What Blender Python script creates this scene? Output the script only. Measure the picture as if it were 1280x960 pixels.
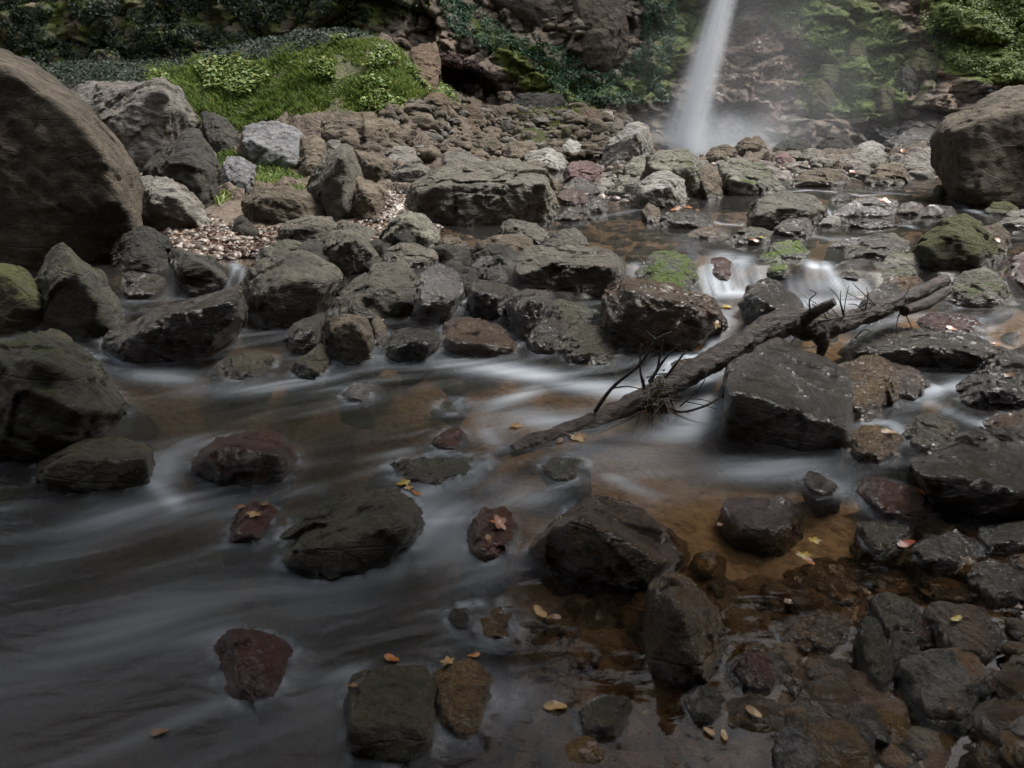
import bpy, bmesh, math, random
import numpy as np
from mathutils import Vector, Matrix
R = math.radians
for o in list(bpy.data.objects): bpy.data.objects.remove(o)
S = bpy.context.scene
C = S.collection

# ---------------------------------------------------------------- camera
PITCH, FPX, CAMZ = R(20.9), 865.0, 1.3
cam = bpy.data.cameras.new('camera'); camo = bpy.data.objects.new('camera', cam); C.objects.link(camo)
camo.location = (0, 0, CAMZ); camo.rotation_euler = (math.pi/2 - PITCH, 0, 0)
cam.sensor_width = 36; cam.lens = 36*FPX/1280; cam.clip_end = 500; cam.clip_start = 0.05
cam.dof.use_dof = True; cam.dof.focus_distance = 4.6; cam.dof.aperture_fstop = 9
S.camera = camo
# ---------------------------------------------------------------- light
SUN_EL, SUN_AZ = R(60), R(58)          # high over the cliff, a little to one side
w = bpy.data.worlds.new('World'); S.world = w; w.use_nodes = True
nt = w.node_tree; bg = nt.nodes['Background']
sky = nt.nodes.new('ShaderNodeTexSky'); sky.sky_type = 'NISHITA'; sky.sun_disc = False
sky.sun_elevation = SUN_EL; sky.sun_rotation = SUN_AZ; sky.air_density = 1.0; sky.dust_density = 3.0; sky.ozone_density = 1.0
hs = nt.nodes.new('ShaderNodeHueSaturation'); hs.inputs['Saturation'].default_value = .35      # thin overcast
nt.links.new(sky.outputs[0], hs.inputs['Color']); nt.links.new(hs.outputs[0], bg.inputs[0]); bg.inputs[1].default_value = 0.125
sl = bpy.data.lights.new('sun', 'SUN'); sl.energy = 2.5; sl.angle = R(20); sl.color = (1.0, 0.965, 0.91)
so = bpy.data.objects.new('sun', sl); C.objects.link(so)
d = Vector((math.sin(SUN_AZ)*math.cos(SUN_EL), math.cos(SUN_AZ)*math.cos(SUN_EL), math.sin(SUN_EL)))
so.rotation_euler = d.to_track_quat('Z', 'Y').to_euler(); so.location = d*30
vs = S.view_settings; vs.view_transform = 'Standard'; vs.look = 'None'; vs.gamma = 1; vs.use_curve_mapping = False
vs.exposure = 1.3
cy = S.cycles
cy.max_bounces = 8; cy.diffuse_bounces = 3; cy.glossy_bounces = 3; cy.transparent_max_bounces = 12
cy.volume_bounces = 3; cy.volume_step_rate = 1.3; cy.volume_max_steps = 128
cy.use_denoising = True; cy.sample_clamp_indirect = 4.0; cy.sample_clamp_direct = 12.0
cy.caustics_reflective = False; cy.caustics_refractive = False

# ---------------------------------------------------------------- numpy noise
_rs = np.random.RandomState(7)
_perm = _rs.permutation(256).astype(np.int64); _perm = np.concatenate([_perm, _perm, _perm])
_g = _rs.normal(size=(256, 3)); _g /= np.linalg.norm(_g, axis=1)[:, None]
def perlin(p):
    p = np.asarray(p, float); i = np.floor(p).astype(np.int64); f = p - i; i &= 255
    u = f*f*f*(f*(f*6-15)+10); out = 0
    for dx in (0, 1):
        for dy in (0, 1):
            for dz in (0, 1):
                h = _perm[_perm[_perm[i[:, 0]+dx] + i[:, 1]+dy] + i[:, 2]+dz]
                g = _g[h]; dot = g[:, 0]*(f[:, 0]-dx) + g[:, 1]*(f[:, 1]-dy) + g[:, 2]*(f[:, 2]-dz)
                wgt = (u[:, 0] if dx else 1-u[:, 0])*(u[:, 1] if dy else 1-u[:, 1])*(u[:, 2] if dz else 1-u[:, 2])
                out = out + wgt*dot
    return out*1.5
def fbm(p, oct=4, lac=2.03, gain=.5):
    a, s = 1.0, 0
    p = np.asarray(p, float).copy()
    for k in range(oct):
        s = s + a*perlin(p + k*17.3); p = p*lac; a *= gain
    return s
def ridged(p, oct=4, gain=.5):
    a, s = 1.0, 0
    p = np.asarray(p, float).copy()
    for k in range(oct):
        s = s + a*(1-2*np.abs(perlin(p + k*11.7))); p = p*2.1; a *= gain
    return s
def blocks(p, tilt=.8, seed=0):
    """fractured blocks: each cell of a jittered lattice has its own offset and its own slant; returns (value, edge distance)"""
    i0 = np.floor(p).astype(np.int64); best = np.full(len(p), 9e9); sec = np.full(len(p), 9e9); val = np.zeros(len(p))
    for dx in (-1, 0, 1):
        for dy in (-1, 0, 1):
            for dz in (-1, 0, 1):
                c = i0 + (dx, dy, dz); m = (c + seed) & 255
                h = _perm[_perm[_perm[m[:, 0]] + m[:, 1]] + m[:, 2]]
                ft = c + .5 + _g[h]*.42
                dd = p - ft; d2 = (dd**2).sum(1)
                v = (h/255.-.5) + tilt*(dd*_g[(h+71) & 255]).sum(1)
                nb = d2 < best
                sec = np.where(nb, best, np.minimum(sec, d2)); val = np.where(nb, v, val); best = np.where(nb, d2, best)
    return val, np.sqrt(sec) - np.sqrt(best)
def sstep(a, b, x):
    t = np.clip((x-a)/(b-a), 0, 1); return t*t*(3-2*t)

# ---------------------------------------------------------------- ground shape
_WY = [0, 1, 2, 3.4, 4.35, 4.72, 5.0, 6, 8, 8.6, 10, 12, 15, 20]
_WZ = [-.04, -.02, 0, .03, .13, .15, .30, .33, .41, .46, .52, .60, .68, .75]
def YW(x, y): return y + (.13*np.sin(np.asarray(x)*2.3+1.2) + .08*np.sin(np.asarray(x)*6.1) + .04*np.sin(np.asarray(x)*15.))*np.exp(-((np.asarray(y)-4.85)/.5)**2)
def W(x, y): return np.interp(YW(x, y), _WY, _WZ)
def p3(x, y, s, z=0): return np.stack([x*s, y*s, np.zeros_like(x)+z], 1)
def T(x, y):
    x = np.asarray(x, float); y = np.asarray(y, float)
    wz = W(x, y); xr = x/np.maximum(y, .6)
    n = fbm(p3(x, y, 1.3), 4); n2 = fbm(p3(x, y, 7., 3.), 3)
    dep = .14 + .06*n + .012*n2
    dep = dep + .45*sstep(.1, -.7, x)*sstep(3.6, 2.4, y)
    dep = dep - .085*sstep(-.15, .4, x+.15*(2.2-y))*sstep(2.6, 1.9, y)
    land = sstep(4.9, 5.5, y)*sstep(-.02, -.16, xr)
    land = np.maximum(land, sstep(7.6, 8.6, y)*sstep(.10, .02, np.abs(xr-.18)))
    land = np.maximum(land, sstep(9.5, 11, y)*(1-sstep(.05, .02, np.abs(xr-.09))*(y < 12.5)))
    z = wz - dep*(1-land) + land*(.05 + .05*n + .02*n2)
    z = z + sstep(9.2, 11.2, y)*sstep(-.02, -.25, xr)*.45 + sstep(10.6, 13.3, y)*sstep(.0, -.17, xr)*(1.6 - .55*sstep(-.22, -.5, xr))
    z = z + sstep(12.2, 15, y)*sstep(-.12, 0., xr)*sstep(.24, .1, xr)*.75
    z = z + sstep(.80, 1.05, np.abs(xr))*np.maximum(np.abs(x)-.8*y, 0)*.9
    return z
def T1(x, y): return float(T(np.array([x]), np.array([y]))[0])
def CY(x, z):                                  # distance of the cliff face
    x = np.asarray(x, float); z = np.asarray(z, float)
    lean = .40 + .45*sstep(1., 3.5, x) + .3*sstep(-3, -1, x)*sstep(2.5, .8, x)
    y = 14.3 + 1.0*sstep(-2.5, .5, x) + lean*(z-.7) - .7*sstep(7, 12, x)
    p = np.stack([x, y, z], 1)
    b1, e1 = blocks(p*[.55, .55, .8], .9); b2, e2 = blocks(p*[1.7, 1.7, 2.3] + 9, 1.0, 5); b3, e3 = blocks(p*[4.6, 4.6, 6] + 3, 1.0, 9)
    calm = 1 - .5*sstep(-2, -5, x)
    return y + calm*(.50*b1 + .30*b2 + .11*b3) + .10*fbm(p*2.2, 4) + .10*sstep(.12, 0, e1) + .05*sstep(.15, 0, e2)
_cp, _sp = math.cos(PITCH), math.sin(PITCH)
def raydir(px, py):
    u, v = (px-640)/FPX, -(py-480)/FPX
    return Vector((u, _cp + v*_sp, -_sp + v*_cp))           # forward component is 1 along the view axis
def at_y(px, py, Y):
    dd = raydir(px, py); t = Y/dd.y
    return Vector((dd.x*t, Y, CAMZ + dd.z*t))
def hit(px, py, off=0.0):                      # first point of the ground or water under a pixel
    dd = raydir(px, py); t = .7
    N = 900; ts = .7*(19.5/.7)**(np.arange(N)/(N-1.))
    X, Yv, Z = dd.x*ts, dd.y*ts, CAMZ + dd.z*ts
    G = np.maximum(W(X, Yv), T(X, Yv)) + off
    b = np.nonzero(Z <= G)[0]
    tt = ts[b[0]] if len(b) else 19.5
    if len(b) == 0 or tt*dd.y > 13.2:
        cyv = 14.3 + 1.0*sstep(-2.5, .5, X) + (.40 + .45*sstep(1., 3.5, X) + .3*sstep(-3, -1, X)*sstep(2.5, .8, X))*(Z-.7) - .7*sstep(7, 12, X)
        c = np.nonzero(Yv >= cyv)[0]
        if len(c): tt = min(tt, ts[c[0]])
    return Vector((dd.x*tt, dd.y*tt, CAMZ + dd.z*tt))
def unproj(p):                                  # world -> photo pixel, used to lay out patches of moss and such
    x, y, z = p[:, 0], p[:, 1], p[:, 2]-CAMZ
    dz = np.maximum(y*_cp - z*_sp, .01); up = y*_sp + z*_cp
    return 640 + FPX*x/dz, 480 - FPX*up/dz
def inpoly(px, py, poly):
    poly = np.array(poly, float); ins = np.zeros(len(px), bool); j = len(poly)-1
    for i in range(len(poly)):
        xi, yi = poly[i]; xj, yj = poly[j]
        c = ((yi > py) != (yj > py)) & (px < (xj-xi)*(py-yi)/((yj-yi) + 1e-9) + xi)
        ins ^= c; j = i
    return ins
def pts(s): return [tuple(float(v) for v in q.split(',')) for q in s.split()]

# ---------------------------------------------------------------- helpers
def link(name, verts, faces, mat, parent=None, smooth=True, attrs=None, loc=None):
    me = bpy.data.meshes.new(name)
    verts = np.asarray(verts, np.float32)
    if isinstance(faces, np.ndarray):
        k = faces.shape[1]; nf = len(faces)
        me.vertices.add(len(verts)); me.vertices.foreach_set('co', verts.ravel())
        me.loops.add(nf*k); me.loops.foreach_set('vertex_index', faces.astype(np.int32).ravel())
        me.polygons.add(nf); me.polygons.foreach_set('loop_start', np.arange(0, nf*k, k, dtype=np.int32))
        me.polygons.foreach_set('loop_total', np.full(nf, k, np.int32))
        me.update(calc_edges=True)
    else:
        me.from_pydata([tuple(v) for v in verts.tolist()], [], faces)
    for m in (mat if isinstance(mat, (list, tuple)) else [mat]): me.materials.append(m)
    if smooth: me.polygons.foreach_set('use_smooth', np.ones(len(me.polygons), bool))
    for k, v in (attrs or {}).items():
        if np.ndim(v) == 1:
            a = me.attributes.new(k, 'FLOAT', 'POINT'); a.data.foreach_set('value', np.asarray(v, np.float32))
        else:
            a = me.attributes.new(k, 'FLOAT_COLOR', 'POINT'); a.data.foreach_set('color', np.asarray(v, np.float32).ravel())
    me.validate()
    o = bpy.data.objects.new(name, me); C.objects.link(o)
    if parent: o.parent = parent
    if loc is not None: o.location = loc
    return o
def tag(o, label=None, cat=None, group=None, kind=None):
    if label: o['label'] = label
    if cat: o['category'] = cat
    if group: o['group'] = group
    if kind: o['kind'] = kind
    return o
def gridfaces(nr, nc):
    i = np.arange(nr-1)[:, None]*nc + np.arange(nc-1)[None, :]
    return np.stack([i, i+1, i+nc+1, i+nc], -1).reshape(-1, 4)

# ---------------------------------------------------------------- materials
class NT:
    def __init__(s, name):
        s.m = bpy.data.materials.new(name); s.m.use_nodes = True; s.t = s.m.node_tree; s.t.nodes.clear()
        s.out = s.n('ShaderNodeOutputMaterial')
    def n(s, typ, **kw):
        nd = s.t.nodes.new(typ)
        for k, v in kw.items():
            if k.startswith('i_'):
                key = k[2:]; key = int(key) if key.isdigit() else key
                s.put(nd.inputs[key], v)
            else: setattr(nd, k, v)
        return nd
    def put(s, sock, v):
        if isinstance(v, bpy.types.NodeSocket): s.t.links.new(v, sock)
        elif isinstance(v, bpy.types.Node): s.t.links.new(v.outputs[0], sock)
        else: sock.default_value = v
    def math(s, op, a, b=0.0, c=None, clamp=False):
        nd = s.n('ShaderNodeMath', operation=op, use_clamp=clamp); s.put(nd.inputs[0], a); s.put(nd.inputs[1], b)
        if c is not None: s.put(nd.inputs[2], c)
        return nd.outputs[0]
    def ramp(s, f, stops, interp='LINEAR'):
        nd = s.n('ShaderNodeValToRGB'); s.put(nd.inputs[0], f); cr = nd.color_ramp; cr.interpolation = interp
        while len(cr.elements) < len(stops): cr.elements.new(.5)
        for e, (p, c) in zip(cr.elements, stops):
            e.position = p; e.color = (*c, 1) if isinstance(c, tuple) else (c, c, c, 1)
        return nd.outputs[0]
    def mix(s, f, a, b, typ='MIX'):
        nd = s.n('ShaderNodeMix', data_type='RGBA', blend_type=typ); s.put(nd.inputs[0], f); s.put(nd.inputs[6], a); s.put(nd.inputs[7], b)
        return nd.outputs[2]
    def noise(s, vec, scale, detail=6, rough=.6, dist=0.0):
        return s.n('ShaderNodeTexNoise', i_Vector=vec, i_Scale=scale, i_Detail=detail, i_Roughness=rough, i_Distortion=dist).outputs[0]
    def attr(s, name): return s.n('ShaderNodeAttribute', attribute_name=name)
def c4(c): return (c[0], c[1], c[2], 1)

def rock_mat(name, c1, c2, c3=(.35, .34, .31), spot=.15, wet=.0, moss=.0, mossc=(.07, .10, .02), strata=1.0, bump=1.0, patch=None):
    k = NT(name)
    tc = k.n('ShaderNodeTexCoord').outputs['Object']; oi = k.n('ShaderNodeObjectInfo').outputs['Random']
    off = k.n('ShaderNodeCombineXYZ'); k.put(off.inputs[0], k.math('MULTIPLY', oi, 37.)); k.put(off.inputs[1], k.math('MULTIPLY', oi, 91.)); k.put(off.inputs[2], k.math('MULTIPLY', oi, 13.))
    v = k.n('ShaderNodeVectorMath', operation='ADD'); k.put(v.inputs[0], tc); k.put(v.inputs[1], off); v = v.outputs[0]
    rot = k.n('ShaderNodeCombineXYZ'); k.put(rot.inputs[0], k.math('MULTIPLY', oi, 3.1)); k.put(rot.inputs[1], k.math('MULTIPLY_ADD', oi, 7.7, -3.))
    mp = k.n('ShaderNodeMapping', i_Vector=v, i_Scale=(1., 1., 1.3+1.8*strata)); k.put(mp.inputs['Rotation'], rot)
    n1 = k.noise(v, 2.6, 9, .68); n2 = k.noise(v, 14., 8, .72); n3 = k.noise(mp, 5., 8, .7); n4 = k.noise(v, 60., 5, .75)
    base = k.mix(k.ramp(n1, [(.36, 0.), (.64, 1.)]), c4(c1), c4(c2))
    base = k.mix(k.ramp(n3, [(.40, .8), (.54, 0.)]), base, c4([x*.38 for x in c1]))
    base = k.mix(k.math('MULTIPLY', k.ramp(n2, [(.55, 0.), (.66, 1.)]), spot), base, c4(c3))
    base = k.mix(k.ramp(n2, [(.34, .8), (.45, 0.)]), base, c4([x*.3 for x in c2]))  # low spots darkened, crevice shade put into the base colour
    if patch: base = k.mix(k.ramp(k.noise(v, 5.5, 4, .5), [(.52, 0.), (.58, .85)]), base, c4(patch))
    gm = k.n('ShaderNodeNewGeometry')
    nz = k.n('ShaderNodeSeparateXYZ', i_0=gm.outputs['Normal']).outputs[2]
    mossf = 0.0
    if moss > 0:
        mm = k.math('ADD', k.math('MULTIPLY', nz, .35), k.noise(v, 3.4, 7, .65))
        mossf = k.ramp(k.math('ADD', mm, k.math('MULTIPLY_ADD', n2, .3, -.15)), [(.86-.42*moss, 0.), (1.0-.42*moss, 1.)])
        mcol = k.mix(k.ramp(n4, [(.35, 0.), (.65, 1.)]), c4([x*.45 for x in mossc]), c4([x*1.5 for x in mossc]))
        base = k.mix(mossf, base, mcol)
    wa = k.attr('wet').outputs['Fac']
    wetf = k.math('MAXIMUM', wa, wet)
    base = k.mix(k.math('MULTIPLY', wetf, .8), base, k.mix(1.0, base, (.38, .32, .265, 1), 'MULTIPLY'))
    hue = k.n('ShaderNodeHueSaturation', i_Color=base, i_Value=k.math('MULTIPLY_ADD', oi, .35, .82)).outputs[0]
    rough = k.math('MULTIPLY_ADD', wetf, -.80, .88)
    rough = k.math('ADD', rough, k.math('MULTIPLY_ADD', n4, .3, -.12), clamp=True)
    if moss > 0: rough = k.math('MAXIMUM', rough, k.math('MULTIPLY', mossf, .9))
    vr = k.n('ShaderNodeTexVoronoi', feature='DISTANCE_TO_EDGE', i_Vector=mp, i_Scale=2.2)
    crack = k.ramp(vr.outputs['Distance'], [(.0, 0.), (.03, 1.)])
    h = k.math('ADD', k.math('MULTIPLY', n3, 1.1), k.math('MULTIPLY', n2, 1.1)); h = k.math('ADD', h, k.math('MULTIPLY', n4, .30)); h = k.math('ADD', h, k.math('MULTIPLY', crack, .18))
    bp = k.n('ShaderNodeBump', i_Strength=1., i_Distance=.055*bump, i_Height=h)
    b = k.n('ShaderNodeBsdfPrincipled', i_Roughness=rough, i_Normal=bp.outputs[0]); k.put(b.inputs['Base Color'], hue)
    k.put(b.inputs['Specular IOR Level'], k.math('MULTIPLY_ADD', wetf, .15, .35))
    k.put(b.inputs['Coat Weight'], k.math('MULTIPLY', wetf, .7)); b.inputs['Coat Roughness'].default_value = .10; b.inputs['Coat IOR'].default_value = 1.6
    bc = k.n('ShaderNodeBump', i_Strength=1., i_Distance=.032*bump, i_Height=h); k.put(b.inputs['Coat Normal'], bc.outputs[0])
    k.put(k.out.inputs[0], b); return k.m

M = {
 'bd': rock_mat('brown_boulder_rock', (.19, .155, .115), (.075, .062, .048), (.27, .24, .19), spot=.35, strata=.8, bump=1.4),
 'gd': rock_mat('pale_dry_rock', (.27, .25, .22), (.16, .14, .12), (.42, .40, .37), .35),
 'gs': rock_mat('rough_granite', (.34, .34, .34), (.20, .20, .21), (.55, .54, .52), .6, strata=.3, bump=1.3),
 'gg': rock_mat('olive_grey_rock', (.20, .18, .135), (.095, .083, .062), (.30, .29, .23), .35, wet=.3),
 'ol': rock_mat('dark_olive_rock', (.13, .125, .09), (.08, .078, .06), (.2, .2, .15), .2, wet=.15, moss=.1, mossc=(.06, .075, .02)),
 'tn': rock_mat('tan_rock', (.21, .17, .125), (.105, .085, .062), (.38, .33, .26), .25),
 'rb': rock_mat('red_brown_rock', (.19, .13, .085), (.11, .08, .055), (.3, .23, .17), .2),
 'pl': rock_mat('pale_rock', (.44, .42, .38), (.28, .26, .23), (.6, .58, .54), .4),
 'pk': rock_mat('purple_stone', (.27, .18, .17), (.17, .11, .11), (.4, .3, .29), .2),
 'pg': rock_mat('pale_green_rock', (.29, .28, .225), (.17, .165, .13), (.45, .44, .38), .4, moss=.05),
 'dk': rock_mat('dark_rock', (.075, .07, .055), (.045, .045, .04), (.15, .15, .13), .2),
 'wg': rock_mat('wet_grey_rock', (.20, .18, .15), (.095, .085, .07), (.26, .25, .23), .2, wet=.85, bump=1.2),
 'wl': rock_mat('wet_pale_rock', (.38, .38, .39), (.22, .22, .23), (.5, .5, .5), .3, wet=1., bump=1.0),
 'wd': rock_mat('wet_dark_rock', (.12, .10, .075), (.055, .046, .036), (.20, .18, .14), .2, wet=.9, bump=1.2),
 'wb': rock_mat('wet_brown_rock', (.24, .15, .075), (.11, .068, .038), (.28, .21, .13), .2, wet=.9, bump=1.1),
 'wr': rock_mat('wet_red_rock', (.26, .105, .075), (.13, .055, .042), (.32, .18, .13), .25, wet=.95, bump=1.2),
 'wo': rock_mat('wet_ochre_rock', (.33, .20, .06), (.17, .10, .035), (.38, .28, .13), .25, wet=.8),
 'wm': rock_mat('wet_mossy_rock', (.15, .13, .07), (.075, .065, .038), (.26, .23, .15), .25, wet=.6, moss=.3, mossc=(.05, .055, .018)),
 'mo': rock_mat('moss_covered_rock', (.13, .13, .08), (.08, .08, .05), (.2, .2, .13), .2, moss=.7, mossc=(.085, .09, .032)),
 'mb': rock_mat('bright_moss_rock', (.11, .10, .08), (.06, .055, .045), (.2, .2, .17), .3, wet=.4, moss=.42, mossc=(.11, .17, .02)),
 'pt': rock_mat('veined_rock', (.22, .22, .19), (.12, .12, .10), (.3, .3, .27), .3, wet=.55, patch=(.27, .14, .05)),
}

# ---------------------------------------------------------------- rocks
_ico = {}
def ico(sub):
    if sub not in _ico:
        b = bmesh.new(); bmesh.ops.create_icosphere(b, subdivisions=sub, radius=1)
        _ico[sub] = (np.array([v.co[:] for v in b.verts]), np.array([[v.index for v in f.verts] for f in b.faces])); b.free()
    return _ico[sub]
def hull_planes(P):
    b = bmesh.new()
    for p in P: b.verts.new(p)
    r = bmesh.ops.convex_hull(b, input=b.verts)
    b.normal_update()
    N, D, A = [], [], []; K = []
    fs = [f for f in b.faces if f.calc_area() > 1e-10]
    c = np.mean([v.co[:] for f in fs for v in f.verts], axis=0)
    for f in fs:
        n = np.array(f.normal[:]); d = n @ (np.array(f.verts[0].co[:]) - c)
        if d < 0: n, d = -n, -d
        for i, m in enumerate(N):
            if m @ n > .955:
                D[i] += d; K[i] = (max(K[i][0], d), K[i][1]+1); break
        else: N.append(n); D.append(max(d, 1e-4)); K.append((max(d, 1e-4), 1))
    D = [.45*d_/k_[1] + .55*k_[0] for d_, k_ in zip(D, K)]
    b.free(); return c, np.array(N), np.array(D)
def rock_mesh(P, seed, sub=5, chips=9, rough=1.0, rnd=55, strata=1.0):
    """faceted stone around the hull of P: chipped corners, layered and pitted faces"""
    P = np.array(P, float); rs = np.random.RandomState(seed)
    c, N, D = hull_planes(P)
    e = np.maximum((P.max(0)-P.min(0))/2, 1e-3); size = float(np.cbrt(e[0]*e[1]*e[2]))*2
    U, F = ico(sub); dirs = U*e; dl = np.linalg.norm(dirs, axis=1)
    Q = P - c
    for k in range(chips):
        n = rs.normal(size=3); n[2] = abs(n[2])*.8; n /= np.linalg.norm(n)
        N = np.vstack([N, n]); D = np.append(D, (Q @ n).max()*rs.uniform(.92, 1.0))
    q = np.maximum(dirs @ N.T, 0)/D
    t = 1/((q**rnd).sum(1)**(1./rnd))
    p = dirs*t[:, None]; rad = dirs/dl[:, None]
    s = p/size; o = rs.uniform(0, 200, 3)
    sd = rs.normal(size=3); sd[2] += 1.2; sd /= np.linalg.norm(sd)
    h = s @ sd; lay = s - np.outer(h, sd)
    a = .02*fbm(s*1.7+o, 3) + .018*ridged(s*3.6+o+7, 4) - .015
    bl, ed = blocks(s*2.6+o, .7, seed % 50); a = a + .034*bl
    bl, ed = blocks(s*6.5+o, .8, seed % 31); a = a + .018*bl
    L = fbm((lay*1.6 + np.outer(h*8, [1, 1, 1]))+o, 3); a = a + .011*strata*L
    a = a + .010*fbm(s*16+o, 4)
    p = p*1.015 + rad*((a*size*rough)[:, None])
    return p + c, F, size
_seed = [100]
ROCKS = []
def rock(label, mat, outl, ridge='', th=.75, cat='rock', name='rock', off=0.0, Y=None, sink=.12, group=None, rough=1.0, chips=11, strata=1.0):
    _seed[0] += 1; seed = _seed[0]
    O = pts(outl); Rg = pts(ridge) if ridge else []
    xs = [p[0] for p in O]; ys = [p[1] for p in O]
    x0, x1, y0, y1 = min(xs), max(xs), min(ys), max(ys); cx = (x0+x1)/2
    bx = np.mean([p[0] for p in O if p[1] > y1-.2*(y1-y0)])
    if Y is None: g = hit(bx, y1, off)
    else: g = at_y(bx, y1, Y)
    Y0 = g.y; wpp = (Y0*_cp - (g.z-CAMZ)*_sp)/FPX
    Wd, Hd = (x1-x0)*wpp, (y1-y0)*wpp
    size = min(Wd, 1.8*Hd)*th
    P = []
    ext = .5*size
    if Y is None:
        dyg = hit(bx, y0, off).y - g.y; ext = min(max(.62*dyg, .5*size), 1.25*max(size, Hd))
    for (px, py) in O:
        s = (y1-py)/(y1-y0); u = (px-cx)/((x1-x0)/2)
        P.append(at_y(px, py, Y0 + size*(.06 + .45*u*u*(1-.5*s)) + ext*s))
    # ring of the far side, hidden behind the outline
    cyv = (y0+y1)/2
    for (px, py) in O:
        s = (y1-py)/(y1-y0)
        q = at_y(cx+(px-cx)*.72, cyv+(py-cyv)*.72+.1*(y1-y0), Y0 + size*(1.0 + .1*s) + max(ext-.5*size, 0)); q.z -= .12*Hd*(1-s); P.append(q)
    for (px, py) in O:                                   # what is buried or under water
        s = (y1-py)/(y1-y0)
        if s < .22:
            q = at_y(px, py, Y0 + size*(.18+.3*((px-cx)/((x1-x0)/2))**2)); q.z -= sink; P.append(q)
            q = at_y(cx+(px-cx)*.8, py, Y0 + size*.9); q.z = P[-1].z; P.append(q)
    if Rg:
        for (px, py) in Rg:
            s = (y1-py)/(y1-y0); P.append(at_y(px, py, Y0 + size*(-.02) + .26*ext*s))
    else:
        for fx, fy in ((-.35, .25), (.1, .2), (.4, .3)):
            px, py = cx+fx*(x1-x0)/2, y0+(y1-y0)*(.45+fy)
            s = (y1-py)/(y1-y0); P.append(at_y(px, py, Y0 + .5*ext*s))
    wpx = x1-x0
    sub = 7 if wpx > 130 else (6 if wpx > 34 else 5)
    p, F, sz = rock_mesh([tuple(q) for q in P], seed, sub, chips, rough, strata=strata)
    wl = W(p[:, 0], p[:, 1]); land = T(p[:, 0], p[:, 1]) > wl
    nn = perlin(p*9.)*.03
    wet = np.where(land, 0., sstep(.075, .02, p[:, 2]-wl+nn))
    base = np.array([g.x, Y0+size*.4, p[:, 2].min()])
    base[0] = p[:, 0].mean()
    o = link(name, p-base, F, M[mat], attrs={'wet': wet}, loc=base)
    tag(o, label, cat, group or 'rocks of the stream bed')
    ROCKS.append(o); return o

def rocks(text, **kw):
    for ln in text.strip().splitlines():
        ln = ln.strip()
        if not ln or ln.startswith('#'): continue
        f = [q.strip() for q in ln.split('|')]
        k = dict(kw); lab, mat, outl = f[0], f[1], f[2]
        rg = f[3] if len(f) > 3 else ''
        for ex in f[4:]:
            for q in ex.split():
                a, b = q.split('=')
                k[a] = b if a in ('name', 'cat') else float(b)
        if 'chips' in k: k['chips'] = int(k['chips'])
        rock(lab, mat, outl, rg, **k)


# ---------------------------------------------------------------- stream bed and banks
def bed_mat():
    k = NT('stream_bed')
    gm = k.n('ShaderNodeNewGeometry').outputs['Position']
    n1 = k.noise(gm, 1.6, 6, .6); n2 = k.noise(gm, 22, 6, .7)
    vo = k.n('ShaderNodeTexVoronoi', i_Vector=gm, i_Scale=26.); vo.inputs['Randomness'].default_value = 1
    sand = k.mix(k.ramp(n1, [(.35, 0.), (.65, 1.)]), (.27, .195, .125, 1), (.15, .112, .074, 1))
    peb = k.mix(.75, k.ramp(vo.outputs['Color'], [(.0, (.07, .055, .04)), (.5, (.22, .15, .09)), (1., (.36, .29, .2))]), sand)
    col = k.mix(k.ramp(k.noise(gm, 3.2, 4, .6), [(.42, 0.), (.56, 1.)]), sand, peb)
    col = k.mix(k.ramp(n2, [(.35, .6), (.5, 0.)]), col, (.03, .022, .015, 1))
    land = k.attr('land').outputs['Fac']; soil = k.attr('soil').outputs['Color']
    col = k.mix(land, col, k.mix(k.ramp(n2, [(.35, .0), (.6, 1.)]), k.mix(1.0, soil, (.45, .45, .45, 1), 'MULTIPLY'), soil))
    h = k.math('ADD', n2, k.math('MULTIPLY', vo.outputs['Distance'], -.8))
    b = k.n('ShaderNodeBsdfPrincipled', i_Roughness=.8, i_Normal=k.n('ShaderNodeBump', i_Strength=.8, i_Distance=.02, i_Height=h).outputs[0]); k.put(b.inputs['Base Color'], col)
    k.put(k.out.inputs[0], b); return k.m
NR, NCc = 620, 720
ys = .35*(19.0/.35)**(np.arange(NR)/(NR-1.)); ts = np.linspace(-1.35, 1.35, NCc)
Yg, Tg = np.meshgrid(ys, ts, indexing='ij'); Xg = Tg*(Yg+.5)
gx, gy = Xg.ravel(), Yg.ravel(); gz = T(gx, gy)
pxg, pyg = unproj(np.stack([gx, gy, gz], 1))
landm = sstep(-.01, .03, gz - W(gx, gy))
GRASS = pts('175,165 190,95 240,85 330,78 420,55 470,48 500,62 540,100 575,128 560,135 520,118 500,150 440,142 390,145 330,152 300,162 255,140')
green = inpoly(pxg, pyg, GRASS).astype(float)
g2 = inpoly(pxg, pyg, pts('650,160 640,140 700,128 760,125 830,120 840,130 740,140 700,158'))
nse = fbm(p3(gx, gy, 2.2, 5), 4)
soil = np.zeros((len(gx), 4)); soil[:, 3] = 1
brown = np.array([.10, .072, .048]); gravel = np.array([.12, .09, .065]); grs = np.array([.085, .10, .025])
fg = (sstep(5, 5.6, gy)*sstep(9.5, 8.5, gy))[:, None]
soil[:, :3] = brown*(1-fg) + gravel*fg
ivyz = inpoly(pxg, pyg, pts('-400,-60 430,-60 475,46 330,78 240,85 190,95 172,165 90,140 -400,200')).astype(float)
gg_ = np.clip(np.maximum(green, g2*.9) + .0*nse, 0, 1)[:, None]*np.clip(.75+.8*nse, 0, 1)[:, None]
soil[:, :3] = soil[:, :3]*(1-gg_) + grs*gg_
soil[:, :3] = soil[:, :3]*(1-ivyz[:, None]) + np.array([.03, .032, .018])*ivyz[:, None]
rub = (gy > 8)*landm
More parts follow.
